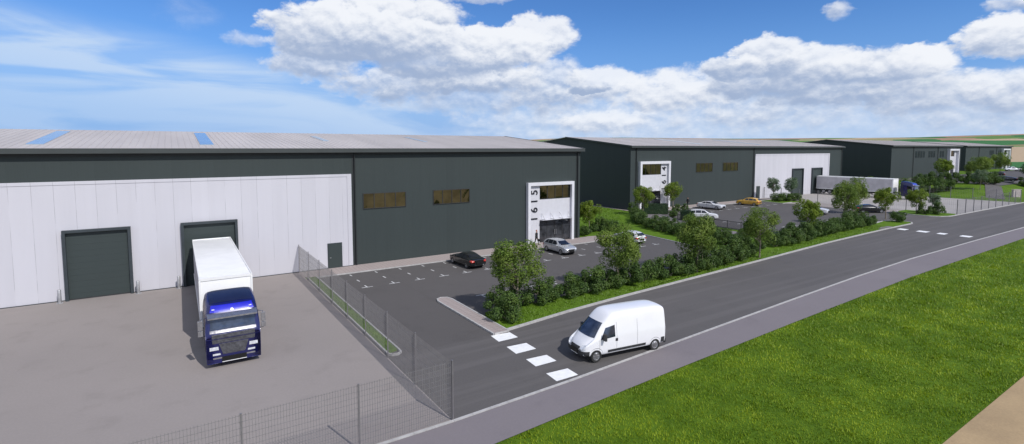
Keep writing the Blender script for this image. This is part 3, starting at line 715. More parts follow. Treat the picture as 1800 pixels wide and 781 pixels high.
# --- white high roof van
def van(x, y, rz):
    t = empty('van', (x,y,0), rz); tag(t, 'white high roof panel van driving along the road past the crossing', 'van')
    ring = lambda zb, wb, zs, ws, zr, wr: [(0,zb),(wb*.9,zb),(wb,zb+.1),(ws,zs*.6+zb*.4),(ws,zs),(ws*.985,zs+.12),(ws*.4+wr*.6,zs*.35+zr*.65),(wr+.02,zr-.13),(wr-.08,zr-.03),(wr*.5,zr+.02),(0,zr+.03)]
    st = [(-2.80,.42,.88,1.25,.90,2.30,.72),(-2.78,.36,.93,1.28,.955,2.42,.78),(-2.70,.32,.95,1.3,.97,2.50,.81),(-2.2,.30,.96,1.3,.98,2.56,.82),(0,.30,.96,1.3,.98,2.58,.82),(.72,.30,.96,1.3,.98,2.56,.80),(1.05,.30,.96,1.28,.98,2.44,.76),(1.42,.30,.96,1.25,.975,2.10,.74),(1.80,.30,.95,1.2,.965,1.72,.76),(2.05,.30,.94,1.1,.95,1.42,.78),(2.30,.32,.93,1.0,.92,1.20,.74),(2.58,.34,.88,.86,.86,.99,.66),(2.72,.36,.78,.72,.76,.82,.56),(2.78,.42,.62,.64,.62,.70,.44)]
    bo, bv = loft(st, 'body', M['white_paint'], t, ring=ring)
    m = MB(); patch(m, bv, [(-.80,1.32),(.80,1.32),(.66,2.04),(-.66,2.04)], 'x', 1, .008, 10); w = m.build('windscreen', M['screen_glass'], t)
    for yy in (-.35,.35):
        m = MB(); m.tube([(2.02,yy,1.37),(1.80,yy+.32,1.64)], .013, 5); m.build('wiper', M['plastic'], t)
    for sg in (1,-1):
        m = MB(); patch(m, bv, [(.78,1.28),(1.72,1.22),(1.36,1.80),(.78,1.92)], 'y', sg, .008, 8); m.build('side_window', M['screen_glass'], t)
        m = MB(); patch(m, bv, [(-1.35,.46),(1.25,.46),(1.25,.60),(-1.35,.60)], 'y', sg, .016, 10); m.build('side_moulding', M['plastic'], t)
        a = MB()
        for wx in (2.0,-2.02): disc(a, bv, (wx,.36), .44, sg, .008, .33)
        a.build('wheel_arch', M['plastic'], bo)
        for wx in (2.0,-2.02): wheel(t, wx, sg*.86, .355, .23, 'van')
        m = MB(); patch(m, bv, [(sg*.82,.74),(sg*.50,.74),(sg*.50,.92),(sg*.80,.98)], 'x', 1, .01, 6); m.build('headlight', M['lamp'], t)
        m = MB(); patch(m, bv, [(sg*.9,.9),(sg*.80,.9),(sg*.80,1.7),(sg*.88,1.7)], 'x', -1, .01, 6); m.build('tail_light', M['red_lamp'], t)
        m = MB(); m.box(1.50, sg*1.02 if sg>0 else -1.24, 1.20, 1.62, 1.24 if sg>0 else -1.02, 1.56); m.tube([(1.58,sg*.93,1.25),(1.56,sg*1.06,1.32)], .03, 6); m.build('wing_mirror', M['plastic'], t)
        m = MB(); patch(m, bv, [(.60,1.02),(.76,1.02),(.76,1.18),(.60,1.18)], 'y', sg, .012, 3); m.build('door_handle', M['plastic'], t)
        for xx in (.66, 1.78, -.75): m = MB(); patch(m, bv, [(xx,.62),(xx+.014,.62),(xx+.014,2.05 if xx < 1 else 1.2),(xx,2.05 if xx < 1 else 1.2)], 'y', sg, .004, 8); m.build('door_seam', M['grille'], bo)
        m = MB(); patch(m, bv, [(-2.7,.35),(-2.45,.35),(-2.45,.75),(-2.7,.75)], 'y', sg, .014, 4); m.build('bumper_corner', M['plastic'], t); m = MB(); patch(m, bv, [(2.42,.38),(2.70,.38),(2.66,.66),(2.40,.66)], 'y', sg, .014, 4); m.build('bumper_corner', M['plastic'], t)
    m = MB(); patch(m, bv, [(-.84,.38),(.84,.38),(.80,.66),(-.80,.66)], 'x', 1, .02, 10); patch(m, bv, [(-.42,.72),(.42,.72),(.42,.84),(-.42,.84)], 'x', 1, .012, 8); m.build('front_bumper', M['plastic'], t)
    m = MB(); m.box(2.785,-.33,.44,2.82,.33,.72); p = m.build('number_plate', M['plate'], t)
    MB().box(2.80,-.33,.415,2.824,.33,.438).build('plate_surround', M['mark'], p)
    m = MB(); m.box(-2.86,-.90,.34,-2.76,.90,.58); m.build('rear_bumper', M['plastic'], t)
    m = MB(); patch(m, bv, [(-.72,1.35),(-.06,1.35),(-.06,2.0),(-.68,2.0)], 'x', -1, .008, 6); patch(m, bv, [(.06,1.35),(.72,1.35),(.68,2.0),(.06,2.0)], 'x', -1, .008, 6); m.build('rear_window', M['car_glass'], t)
van(20.93, 21.02, R(172.0))

# --- articulated truck
def bevel_box(name, b, mat, parent, w=.05, seg=3):
    bm = bmesh.new(); bmesh.ops.create_cube(bm, size=1)
    x0,y0,z0,x1,y1,z1 = b
    for v in bm.verts: v.co = Vector((x0+(v.co.x+.5)*(x1-x0), y0+(v.co.y+.5)*(y1-y0), z0+(v.co.z+.5)*(z1-z0)))
    bmesh.ops.bevel(bm, geom=bm.edges[:], offset=w, segments=seg, profile=.5, affect='EDGES')
    me = bpy.data.meshes.new(name); bm.to_mesh(me); bm.free(); me.materials.append(mat); finish(me, 40)
    return link(name, me, parent)
def truck():
    t = empty('articulated_truck')
    # trailer: box body, x from -17.4 to -3.5
    L0, L1 = -19.2, -3.75
    b = bevel_box('trailer_body', (L0,-1.36,1.12,L1,1.36,3.96), M['trailer'], t, .03, 2)
    m = MB()
    for s in (1,-1):
        m.box(L0-.02, s*1.37-.03, 3.86, L1+.02, s*1.37+.03, 4.02)
        m.box(L0-.02, s*1.37-.03, 1.04, L1+.02, s*1.37+.03, 1.18)
    m.box(L1-.03,-1.33,3.86,L1+.04,1.33,4.015); m.box(L0-.04,-1.33,3.86,L0+.03,1.33,4.015)
    for s in (1,-1): m.box(L1-.02, s*1.36-.05, 1.18, L1+.045, s*1.36+.05, 3.86)
    m.build('trailer_rail', M['trailer'], b)
    m = MB(); x = L0+.6
    while x < L1-.3:
        for s in (1,-1): m.box(x-.02, s*1.362-.012, 1.2, x+.02, s*1.362+.012, 3.84)
        x += .62
    m.build('curtain_strap', M['curtain'], b)
    m = MB()
    for s in (1,-1): m.box(L0+.1, s*1.361-.006, 1.2, L1-.2, s*1.361+.006, 3.84)
    m.build('side_curtain', M['curtain'], b)
    m = MB(); m.box(L0,-.45,.85,L1-.2,.45,1.1); 
    for s in (1,-1): m.box(-13.2, s*1.30-.03, .55, -7.6, s*1.30+.03, .95)
    m.box(L0-.02,-1.25,.5,L0+.08,1.25,.68); m.build('trailer_chassis', M['plastic'], t)
    for x in (-17.6,-16.3,-15.0):
        for s in (1,-1): wheel(t, x, s*1.12, .5, .36, 'van')
    for x in (-5.0, -1.15):
        for s in (1,-1): wheel(t, x, s*1.08, .5, .34, 'van')
    m = MB()
    for s in (1,-1): m.box(-8.4, s*.85-.06, .1, -8.28, s*.85+.06, 1.1)
    m.build('landing_leg', M['plastic'], t)
    m = MB(); m.box(-5.7,-.45,.6,-.6,.45,.98); m.build('tractor_chassis', M['plastic'], t)
    # cab: side profile extruded with bevels
    ring = lambda zb, wb, zs, ws, zr, wr: [(0,zb),(wb*.9,zb),(wb*.985,zb+.005),(wb,zb+.03),(wb,zb+.15),(ws,zb*.5+zs*.5),(ws,zs),(ws,zs*.5+zr*.5),(wr+.03,zr-.22),(wr-.06,zr-.03),(wr*.5,zr),(0,zr)]
    st = [(-2.42,.5,1.24,1.9,1.26,3.50,1.14),(-2.40,.46,1.28,1.9,1.30,3.58,1.18),(-2.2,.44,1.29,1.9,1.31,3.60,1.20),(-1.2,.42,1.29,1.9,1.31,3.48,1.20),(-.60,.40,1.29,1.9,1.31,3.28,1.18),(-.30,.36,1.29,1.9,1.30,3.06,1.17),(-.10,.30,1.29,1.88,1.30,2.76,1.18),(.02,.28,1.29,1.85,1.30,2.30,1.23),(.10,.26,1.29,1.8,1.30,2.02,1.25),(.20,.25,1.29,1.6,1.30,1.86,1.26),(.235,.25,1.29,1.5,1.30,1.82,1.26),(.248,.255,1.285,1.45,1.295,1.81,1.255),(.25,.265,1.27,1.4,1.28,1.80,1.24)]
    bo, bv = loft(st, 'cab', M['blue_truck'], t, ring=ring)
    fx = lambda q, name, mt, par=t, off=.012, n=8: [patch(mm := MB(), bv, q, 'x', 1, off, n), mm.build(name, M[mt], par)][1]
    fx([(-1.08,2.02),(1.08,2.02),(1.04,2.72),(-1.04,2.72)], 'windscreen', 'screen_glass')
    fx([(-1.10,1.86),(1.10,1.86),(1.10,2.0),(-1.10,2.0)], 'scuttle_panel', 'grille', off=.014)
    m = MB(); m.add([(-.22,-1.2,2.72),(-.22,1.2,2.72),(.22,1.17,2.62),(.22,-1.17,2.62),(-.22,-1.2,2.84),(-.22,1.2,2.84),(.22,1.17,2.70),(.22,-1.17,2.70)],[(0,1,2,3),(7,6,5,4),(3,2,6,7),(0,3,7,4),(1,5,6,2)]); m.build('sun_visor', M['chrome'], t)
    m = MB(); patch(m, bv, [(-1.05,2.88),(1.05,2.88),(.98,3.18),(-.98,3.18)], 'x', 1, .012, 10); hd = m.build('header_panel', M['blue_lite'], t)
    for s in (1,-1): fx([(s*.95,2.98),(s*.82,2.98),(s*.82,3.02),(s*.95,3.02)], 'marker_lamp', 'lamp', hd, .03, 2)
    for s in (1,-1): fx([(s*.07,2.90),(s*-.0,2.90),(s*-.0,3.0),(s*.05,3.0)], 'badge', 'chrome', hd, .02, 2)
    m = MB(); patch(m, bv, [(-2.38,-1.04),(-.66,-1.04),(-.66,1.04),(-2.38,1.04)], 'z', 1, .014, 10); m.build('roof_deflector', M['navy_truck'], t)
    for q, nm in (([(-1.02,1.60),(1.02,1.60),(1.02,1.80),(-1.02,1.80)],'upper_grille'),([(-1.0,1.34),(1.0,1.34),(1.02,1.55),(-1.02,1.55)],'middle_grille'),([(-.52,.72),(.52,.72),(.70,1.30),(-.70,1.30)],'lower_grille')):
        gq = fx(q, nm, 'grille', off=.016)
        sl = MB(); z = q[0][1]+.035
        while z < q[2][1]-.01:
            f = (z-q[0][1])/(q[2][1]-q[0][1]); w = q[1][0]+(q[2][0]-q[1][0])*f; patch(sl, bv, [(-w,z),(w,z),(w,z+.022),(-w,z+.022)], 'x', 1, .035, 6); z += .07
        sl.build('slat', M['plastic'], gq)
    for s in (1,-1):
        fx([(s*1.14,.98),(s*.72,.98),(s*.74,1.16),(s*1.14,1.16)], 'headlight', 'lamp', off=.02)
        fx([(s*1.0,.70),(s*.64,.70),(s*.66,.80),(s*1.0,.80)], 'fog_lamp', 'lamp', off=.02)
        fx([(s*1.0,.50),(s*.52,.50),(s*.52,.58),(s*1.0,.58)], 'bumper_step', 'chrome', off=.02)
        m = MB(); patch(m, bv, [(-1.25,2.0),(-.38,1.95),(-.50,2.66),(-1.25,2.72)], 'y', s, .012, 8); m.build('side_window', M['car_glass'], t)
        m = MB(); disc(m, bv, (-1.15,.5), .66, s, .012, .62); m.build('wheel_arch', M['plastic'], bo)
        m = MB(); patch(m, bv, [(-2.3,.7),(-1.9,.7),(-1.9,3.2),(-2.3,3.2)], 'y', s, .012, 6); m.build('side_fairing', M['navy_truck'], t)
        m = MB(); y0, y1 = sorted((s*1.40, s*1.62)); m.box(-.28,y0,2.05,-.12,y1,2.52); m.box(-.26,y0,1.72,-.12,y1,1.98); m.tube([(-.5,s*1.22,2.6),(-.22,s*1.5,2.6),(-.22,s*1.5,1.68),(-.45,s*1.22,1.62)], .03, 6); m.build('wing_mirror', M['chrome'], t)
        m = MB(); y0, y1 = sorted((s*1.02, s*1.27)); m.box(-3.9,y0,.55,-2.75,y1,1.0); m.build('fuel_tank', M['chrome'], t)
        m = MB(); y0, y1 = sorted((s*.9, s*1.27)); m.box(-5.7,y0,1.06,-4.3,y1,1.10); m.build('mudguard', M['plastic'], t)
    m = MB(); m.box(.20,-.58,.34,.30,.58,.58); p = m.build('number_plate', M['plate'], t)
    MB().box(.21,-.58,.305,.304,.58,.335).build('plate_surround', M['mark'], p)
    return t
tr = truck(); tr.location = (2.40, 31.05, 0); tr.rotation_euler = (0,0,R(-90.5))
tag(tr, 'blue cab truck with white box trailer reversed against the dock door in the near yard', 'truck', 'trucks at the dock doors')
t2 = copy_tree(tr); t2.location = (140.2, 47.5, .25); t2.rotation_euler = (0,0,R(-88)); t2.scale = (1.08,)*3
tag(t2, 'distant blue cab truck with long pale trailer in the second warehouse yard', 'truck', 'trucks at the dock doors')
# pick-up truck far off on the raised car park
t = empty('pickup_truck', (287,65,2.33), R(130)); tag(t, 'white pick-up truck in front of the farthest white entrance', 'pick-up truck')
ring = None
bo, bv = loft([(-2.6,.5,.8,.95,.85,1.05,.75),(-2.5,.4,.9,1.0,.92,1.12,.82),(-.6,.4,.92,1.0,.94,1.14,.82),(-.5,.4,.92,1.0,.94,1.80,.70),(.6,.4,.92,1.0,.94,1.82,.70),(1.2,.4,.92,1.0,.94,1.2,.78),(2.3,.4,.9,.95,.9,1.08,.76),(2.6,.5,.8,.8,.82,.9,.7)], 'body', M['white_paint'], t)
for s in (1,-1):
    m = MB(); patch(m, bv, [(-.45,1.2),(.75,1.2),(.5,1.6),(-.45,1.62)], 'y', s, .01); m.build('side_window', M['car_glass'], t)
    for wx in (1.7,-1.6): wheel(t, wx, s*.85, .4, .25)
m = MB(); patch(m, bv, [(-.7,1.28),(.7,1.28),(.6,1.66),(-.6,1.66)], 'x', 1, .01); m.build('windscreen', M['car_glass'], t)
m = MB(); m.tube([(-.7,-.7,1.1),(-.7,-.7,2.0),(-.7,.7,2.0),(-.7,.7,1.1)], .04, 6); m.box(-2.4,-.75,1.12,-.7,.75,1.3); m.build('load_rack', M['plastic'], t)

# ------------------------------------------------------------------ people
def person(x, y, rz, label, hairmat, z=0):
    t = empty('person', (x,y,z), rz); tag(t, label, 'person')
    V = {}; E = []; Rr = []
    vs = []
    def add(name, co, r, par=None):
        V[name] = len(vs); vs.append(co); Rr.append(r)
        if par: E.append((V[par], V[name]))
    add('pelvis', (0,0,.98), .125); add('waist', (.01,0,1.12), .12, 'pelvis'); add('chest', (.01,0,1.32), .15, 'waist'); add('neckb', (.0,0,1.49), .075, 'chest'); add('neck', (.02,0,1.56), .052, 'neckb')
    add('headb', (.04,0,1.63), .075, 'neck'); add('head', (.035,0,1.70), .092, 'headb'); add('headt', (.025,0,1.775), .065, 'head'); add('nose', (.135,0,1.665), .014, 'headb')
    for s, n in ((1,'l'),(-1,'r')):
        f = s*.16   # stride and arm swing
        add(n+'hip', (0,s*.09,.92), .10, 'pelvis'); add(n+'knee', (f*.9+.05,s*.095,.52), .068, n+'hip'); add(n+'ank', (f*1.7-.05,s*.10,.10), .045, n+'knee'); add(n+'heel', (f*1.7-.06,s*.10,.05), .042, n+'ank'); add(n+'toe', (f*1.7+.12,s*.11,.035), .035, n+'heel')
        add(n+'sh', (0,s*.18,1.43), .07, 'neckb'); add(n+'el', (-f*.6-.02,s*.235,1.15), .048, n+'sh'); add(n+'wr', (-f*1.0+.06,s*.235,.90), .032, n+'el'); add(n+'palm', (-f*1.05+.08,s*.23,.83), .030, n+'wr')
        for k in range(4):
            add(n+'f%d'%k, (-f*1.05+.055+.018*k,s*.225,.775-.005*k), .009, n+'palm'); add(n+'g%d'%k, (-f*1.05+.065+.018*k,s*.215,.735+(.006 if k in (0,3) else 0)), .008, n+'f%d'%k)
        add(n+'th', (-f*1.05+.12,s*.22,.80), .010, n+'palm')
    me = bpy.data.meshes.new('body'); me.from_pydata(vs, E, []); o = bpy.data.objects.new('body', me); COL.objects.link(o)
    md = o.modifiers.new('k', 'SKIN'); me.skin_vertices or None
    if not me.skin_vertices: 
        bm = bmesh.new(); bm.from_mesh(me); bm.verts.layers.skin.verify(); bm.to_mesh(me); bm.free()
    for i, sv in enumerate(me.skin_vertices[0].data): sv.radius = (Rr[i]*(.75 if 0 < i < 4 else 1), Rr[i]) if False else (Rr[i], Rr[i]); sv.use_root = (i == 0)
    sb = o.modifiers.new('s', 'SUBSURF'); sb.levels = 1; sb.render_levels = 1
    bpy.context.view_layer.update(); me = bake(o); o.parent = t
    me.materials.append(M['suit']); me.materials.append(M['skin'])
    for p in me.polygons:
        c = p.center; p.material_index = 1 if (c.z > 1.53 or (abs(c.y) > .19 and c.z < .88)) else 0
    # hair: shell on the skull
    h = MB(); n = 12
    for j in range(5):
        ph = j/4*math.pi*.55
        for i in range(n):
            a = 2*math.pi*i/n; rr = .108*math.sin(ph)+.001; back = -.012 if math.cos(a) < .3 else -.03
            h.v.append((.02+back+rr*math.cos(a), rr*math.sin(a)*.9, 1.745+.10*math.cos(ph)-(.02 if math.cos(a) < 0 else -.03)*ph))
    h.f = [(j*n+i, j*n+(i+1)%n, (j+1)*n+(i+1)%n, (j+1)*n+i) for j in range(4) for i in range(n)]; h.m = [0]*len(h.f); h.build('hair', hairmat, t, sharp=80)
    for s in (1,-1):
        m = MB(); m.lathe([(.001,.008),(.010,.004),(.012,0)], (0,0,0), 'y', 8); e = m.build('eye', M['darkhair'], t); e.location = (.122, s*.034, 1.70)
    m = MB(); m.box(.118,-.025,1.622,.126,.025,1.630); m.build('mouth', M['redhair'], t)
    # jacket skirt
    j = MB(); rings = []
    for z_, rx, ry in ((1.46,.10,.20),(1.36,.145,.225),(1.18,.13,.19),(1.02,.145,.195),(.86,.155,.205)):
        for i in range(14): a = 2*math.pi*i/14; j.v.append((.005+rx*math.cos(a), ry*math.sin(a), z_))
    j.f = [(k*14+i, k*14+(i+1)%14, (k+1)*14+(i+1)%14, (k+1)*14+i) for k in range(4) for i in range(14)]; j.m = [0]*len(j.f); j.build('jacket', M['suit'], t, sharp=80)
    return t
person(36.3, 50.0, R(-70), 'red haired person in a dark suit walking beside the 1615 entrance, holding a briefcase', M['redhair'])
person(86.2, 67.2, R(200), 'person in black walking along the path past the second warehouse entrance', M['darkhair'])
b = bevel_box('briefcase', (-.2,-.045,.0,.2,.045,.28), M['suit'], None, .02, 2); b.location = (36.57, 49.87, .44); b.rotation_euler = (0,0,R(-70)); tag(b, 'black briefcase carried by the red haired person', 'briefcase')
MB().tube([(-.06,0,.27),(-.05,0,.32),(.05,0,.32),(.06,0,.27)], .01, 6).build('handle', M['plastic'], b)

# ------------------------------------------------------------------ trees and shrubs
def leaf(m, p, n, s, rnd):
    u = n.cross(Vector((rnd.uniform(-1,1), rnd.uniform(-1,1), rnd.uniform(-1,1)))).normalized(); w = n.cross(u).normalized()
    l = s*rnd.uniform(.7,1.35); k = l*.48; f = n*l*.12
    m.add([p-u*l*.5, p-w*k*.5+f, p+u*l*.55, p+w*k*.5+f], [(0,1,2,3)])
def foliage(seed, R_, H0, H1, nclump, nleaf, size, mat, flat=1., name='crown', clump=.42, stems=0):
    """leaves on the shells of many small clumps filling an uneven ellipsoid; local z = 0 at ground"""
    rnd = random.Random(seed); m = MB(); cz = (H0+H1)/2; hz = (H1-H0)/2
    cl = []
    for i in range(nclump):
        while True:
            d = Vector((rnd.gauss(0,1), rnd.gauss(0,1), rnd.gauss(0,1))).normalized()
            rr = rnd.uniform(.35, 1)**.5
            k = 1+.16*noise.noise(d*1.7+Vector((seed,0,0)))
            c = Vector((d.x*R_*rr*k*(1-.15*max(0,d.z)), d.y*R_*rr*k*(1-.15*max(0,d.z)), cz+d.z*hz*rr*k*flat))
            if c.z > H0*.8: break
        cl.append((c, rnd.uniform(.55,1.15)*R_*clump))
    for i in range(nleaf):
        c, r = cl[rnd.randrange(nclump)]
        d = Vector((rnd.gauss(0,1), rnd.gauss(0,1), rnd.gauss(.15,1))).normalized()
        p = c+d*r*(rnd.uniform(.4,1)**.5)*Vector((1,1,.8)).length/1.62
        if p.z < .03: continue
        nn = (d+Vector((rnd.uniform(-.7,.7), rnd.uniform(-.7,.7), rnd.uniform(-.2,.9)))).normalized()
        leaf(m, p, nn, size, rnd)
    return m, cl
def tree(seed, Rc, H0, H1, mat, nleaf=6500, size=.17, trunk_r=.075, nclump=34):
    t = empty('tree')
    m, cl = foliage(seed, Rc, H0, H1, nclump, nleaf, size, mat)
    m.build('crown', M[mat], t)
    rnd = random.Random(seed); k = MB(); top = H0+(H1-H0)*.45
    pts = [(0,0,-.1),(.02,.01,H0*.3),(rnd.uniform(-.05,.05),rnd.uniform(-.05,.05),H0*.8),(rnd.uniform(-.1,.1),rnd.uniform(-.1,.1),top)]
    k.tube(pts, [trunk_r*1.35,trunk_r,trunk_r*.85,trunk_r*.5], 9)
    tr_ = k.build('trunk', M['bark'], t, sharp=60)
    for c, r in cl[:14]:
        s0 = Vector(pts[2]).lerp(Vector(pts[3]), rnd.uniform(0,.9)); mid = (s0+c)/2+Vector((0,0,-.08))
        q = MB(); q.tube([s0, mid, c], [trunk_r*.42,trunk_r*.28,trunk_r*.1], 5); q.build('limb', M['bark'], tr_, sharp=60)
    return t
def shrub(seed, Rc, H, mat='shrub', nleaf=3200, size=.15, nclump=22):
    t = empty('shrub')
    m, cl = foliage(seed, Rc, .12, H, nclump, nleaf, size, mat, clump=.40); m.build('foliage', M[mat], t)
    k = MB(); rnd = random.Random(seed)
    for c, r in cl[:9]: k.tube([(rnd.uniform(-.1,.1),rnd.uniform(-.1,.1),-.05), Vector((c.x*.5,c.y*.5,c.z*.5)), c], [.03,.022,.01], 5)
    k.build('stem', M['bark'], t, sharp=60)
    return t
protos = {}
def place(kind, make, x, y, rz, s, label, cat, group, z=None):
    k = kind
    if k not in protos: o = protos[k] = make()
    else: o = copy_tree(protos[k])
    o.location = (x, y, hgt(x,y)+(.06 if z is None else z)); o.rotation_euler = (0,0,rz); o.scale = (s,s,s) if not isinstance(s, tuple) else s
    tag(o, label, cat, group)
    return o
mk_tree = {
 'A': lambda: tree(11, 1.72, 1.75, 5.2, 'leaf', 7200, .165), 'B': lambda: tree(23, 1.66, 1.8, 5.15, 'leaf', 7000, .165),
 'C': lambda: tree(37, 1.5, 1.7, 5.0, 'leaf_y', 5600, .19), 'D': lambda: tree(41, 1.5, 1.9, 4.9, 'leaf_p', 2600, .22, .06, 26)}
TR = [('A',20.2,30.1,0,(1.12,1.12,.94),'bushy green tree at the corner of the hedge, nearest the paved island'),
 ('B',30.9,30.9,1.1,(1.06,1.06,1.0),'dark green tree rising from the hedge behind the van, second from the paved island'),
 ('A',40.65,30.45,2.2,1.02,'green tree with a pale bare trunk on the verge, third from the paved island'),
 ('B',51.5,30.9,3.9,1.03,'green tree with slim trunk on the verge, fourth from the paved island'),
 ('C',69.5,35.3,.6,1.0,'bright leafy tree in front of the white hatchback of the second car park'),
 ('A',84.6,37.6,5.0,1.16,'large green tree at the far end of the second roadside hedge'),
 ('B',101.6,43.6,.3,1.22,'broad tree standing over the black car by the second entrance'),
 ('C',98.0,37.2,2.5,1.05,'yellow green tree behind the lone shrub on the kerbed corner'),
 ('C',109.3,36.9,4.1,.92,'bright green tree in front of the distant blue cab'),
 ('D',113.2,35.6,.9,.72,'small pale sparse tree behind the pair of corner shrubs'),
 ('C',67.6,61.9,1.9,1.05,'small bright tree left of the 1614 entrance'),
 ('C',80.2,65.9,3.3,1.05,'small bright tree right of the 1614 entrance, beside the walking person'),
 ('C',47.3,52.9,2.9,.92,'small bright tree on the lawn beside the 1615 warehouse corner'),
 ('D',112.2,64.6,1.4,1.02,'pale green tree before the white bay wall, left of a pair'),
 ('D',116.8,63.2,4.4,1.02,'pale green tree before the white bay wall, right of a pair'),
 ('C',180,55.0,.4,1.3,'yellow green tree on the grass bank left of the dark blue car'),
 ('D',167,43.5,2.4,1.0,'thin young tree on the grass bank above the truck yard'),
 ('A',206,56.0,1.3,1.0,'green tree in front of the third white entrance frame'),
 ('A',189,49.8,3.3,1.3,'tall green tree between the third and farthest warehouses'),
 ('B',240,57.5,.2,1.5,'darker tree behind the navy car of the raised car park'),
 ('C',226,58.0,5.2,1.3,'bright tree in front of the farthest warehouse wall'),
 ('D',194,39.8,2.0,1.5,'pale flecked tree at the right edge of the picture'),
 ('A',352,70,1.0,1.8,'dark tree beside the farthest white entrance')]
for k, x, y, rz, s, lab in TR: place('T'+k, mk_tree[k], x, y, rz, s, lab, 'tree', 'young trees around the car parks and verges')
mk_sh = {'a': lambda: shrub(3, 1.1, 1.75), 'b': lambda: shrub(9, 1.15, 1.6), 'c': lambda: shrub(15, 1.05, 1.7, nleaf=2900)}
ordn = ['first','second','third','fourth','fifth','sixth','seventh','eighth','ninth','tenth','eleventh','twelfth','thirteenth','fourteenth','fifteenth','sixteenth','seventeenth','eighteenth','nineteenth','twentieth','twenty-first','twenty-second','twenty-third','twenty-fourth','twenty-fifth','twenty-sixth']
rnd = random.Random(5)
def row(pts, step, s, labf, group, jit=.15):
    i = 0; P = [Vector(p) for p in pts]; L = [(P[k+1]-P[k]).length for k in range(len(P)-1)]; tot = sum(L); n = int(tot/step)+1
    for j in range(n):
        d = j*tot/max(1,n-1); k = 0
        while k < len(L)-1 and d > L[k]: d -= L[k]; k += 1
        p = P[k].lerp(P[k+1], d/L[k]); kk = 'abc'[rnd.randrange(3)]; sc2 = s*rnd.uniform(.88,1.12)
        place('S'+kk, mk_sh[kk], p.x+rnd.uniform(-jit,jit), p.y+rnd.uniform(-jit,jit), rnd.uniform(0,6.28), (sc2,sc2,sc2*rnd.uniform(.9,1.1)), labf(j), 'shrub', group)
row([(18.9,30.3),(22,30.8),(30,31.0),(36,30.8),(44,31.2),(50.5,31.7)], 1.6, 1.06, lambda j: f'{ordn[j]} dark green shrub of the near roadside hedge, counted from the paved island', 'shrubs of the near roadside hedge')
row([(59,33.4),(66,34.0),(74,34.6),(86.5,35.4)], 1.75, 1.16, lambda j: f'{ordn[j]} dark green shrub of the far roadside hedge, counted from the near end', 'shrubs of the far roadside hedge')
row([(54.6,33.2),(55.2,39),(56.0,45),(57.5,51),(61.5,57.5)], 2.0, .98, lambda j: f'{ordn[j]} shrub of the hedge between the two car parks, counted from the road', 'shrubs of the hedge between the car parks')
row([(60,38.5),(60.3,46),(61.5,52)], 2.1, .8, lambda j: f'{ordn[j]} shrub of the rear hedge beside the grey footpath, counted from the road', 'shrubs beside the footpath')
row([(65.5,61.5),(63.0,58.5),(59.6,55.5)], 1.9, .95, lambda j: f'{ordn[j]} shrub on the lawn edge in front of the dark gable, counted from the gable', 'shrubs below the gable')
row([(154.5,66),(156.5,58),(158.5,52),(163,49)], 3.0, 1.9, lambda j: f'{ordn[j]} dark shrub at the foot of the third warehouse, counted from its gable', 'shrubs below the third warehouse')
row([(168.5,56.5),(172,52.2),(174,48.5),(176,46.3),(181,44.5)], 2.4, 1.7, lambda j: f'{ordn[j]} dark shrub of the bank hedge left of the navy car', 'shrubs on the bank')
row([(193,40.4),(200,38.5)], 2.2, 1.7, lambda j: f'{ordn[j]} dark shrub of the bank hedge right of the navy car', 'shrubs on the bank')
for x, y, s, lab in ((49.3,53.4,1.12,'rounded shrub on the lawn behind the end of the paved path, left of a pair'),(18.5,28.75,1.05,'front shrub of the clump at the hedge corner beside the paved island'),(50.9,52.8,1.05,'rounded shrub on the lawn behind the end of the paved path, right of a pair'),(46.1,52.2,.8,'small shrub at the foot of the 1615 warehouse corner'),
    (95.0,34.4,1.1,'lone round shrub on the kerbed grass corner'),(109.9,35.9,1.05,'left shrub on the rounded kerb of the second entrance'),(111.6,34.6,1.1,'right shrub on the rounded kerb of the second entrance'),
    (110.0,62.3,1.2,'left shrub under the pale trees by the white bay wall'),(112.2,61.6,1.2,'middle shrub under the pale trees by the white bay wall'),(114.0,60.8,1.15,'right shrub under the pale trees by the white bay wall'),
    (70.2,66.6,.9,'dark shrub at the foot of the 1614 warehouse corner'),(74.8,63.6,.8,'low shrub right of the clipped hedge by the 1614 entrance'),(77.0,62.6,.75,'low shrub below the 1614 entrance column'),(79.2,62.4,.7,'low shrub behind the pale blue car'),(70.0,57.4,.75,'low shrub in the planting bed above the grey footpath')):
    k = 'abc'[rnd.randrange(3)]; place('S'+k, mk_sh[k], x, y, rnd.uniform(0,6), s, lab, 'shrub', 'single shrubs')
# clipped hedge blocks
def block(x, y, lx, ly, h, rz, lab):
    rr = random.Random(int(x*10)); m = MB()
    for i in range(int(2600*lx*h/5)):
        f = rr.random()
        if f < .35: p = Vector((rr.uniform(-lx,lx)/2, rr.uniform(-ly,ly)/2, h)); n = Vector((0,0,1))
        elif f < .75: s_ = rr.choice((-1,1)); p = Vector((rr.uniform(-lx,lx)/2, s_*ly/2, rr.uniform(.02,h))); n = Vector((0,s_,0))
        else: s_ = rr.choice((-1,1)); p = Vector((s_*lx/2, rr.uniform(-ly,ly)/2, rr.uniform(.02,h))); n = Vector((s_,0,0))
        p += n*rr.uniform(-.10,.04); leaf(m, p, (n+Vector((rr.uniform(-.6,.6),rr.uniform(-.6,.6),rr.uniform(-.2,.6)))).normalized(), .13, rr)
    core = MB(); core.box(-lx/2+.1,-ly/2+.1,0,lx/2-.1,ly/2-.1,h-.1)
    t = empty('clipped_hedge', (x,y,.06), rz, label=lab, cat='hedge', group='clipped hedges')
    m.build('foliage', M['hedge'], t); core.build('inner_branches', M['hedge'], t)
block(71.3, 62.6, 4.4, 1.6, 1.75, R(-33), 'dark clipped box hedge in front of the 1614 entrance')
block(69.4, 54.2, 2.0, 1.5, 1.5, R(-60), 'small dark clipped hedge block at the end of the black railing')

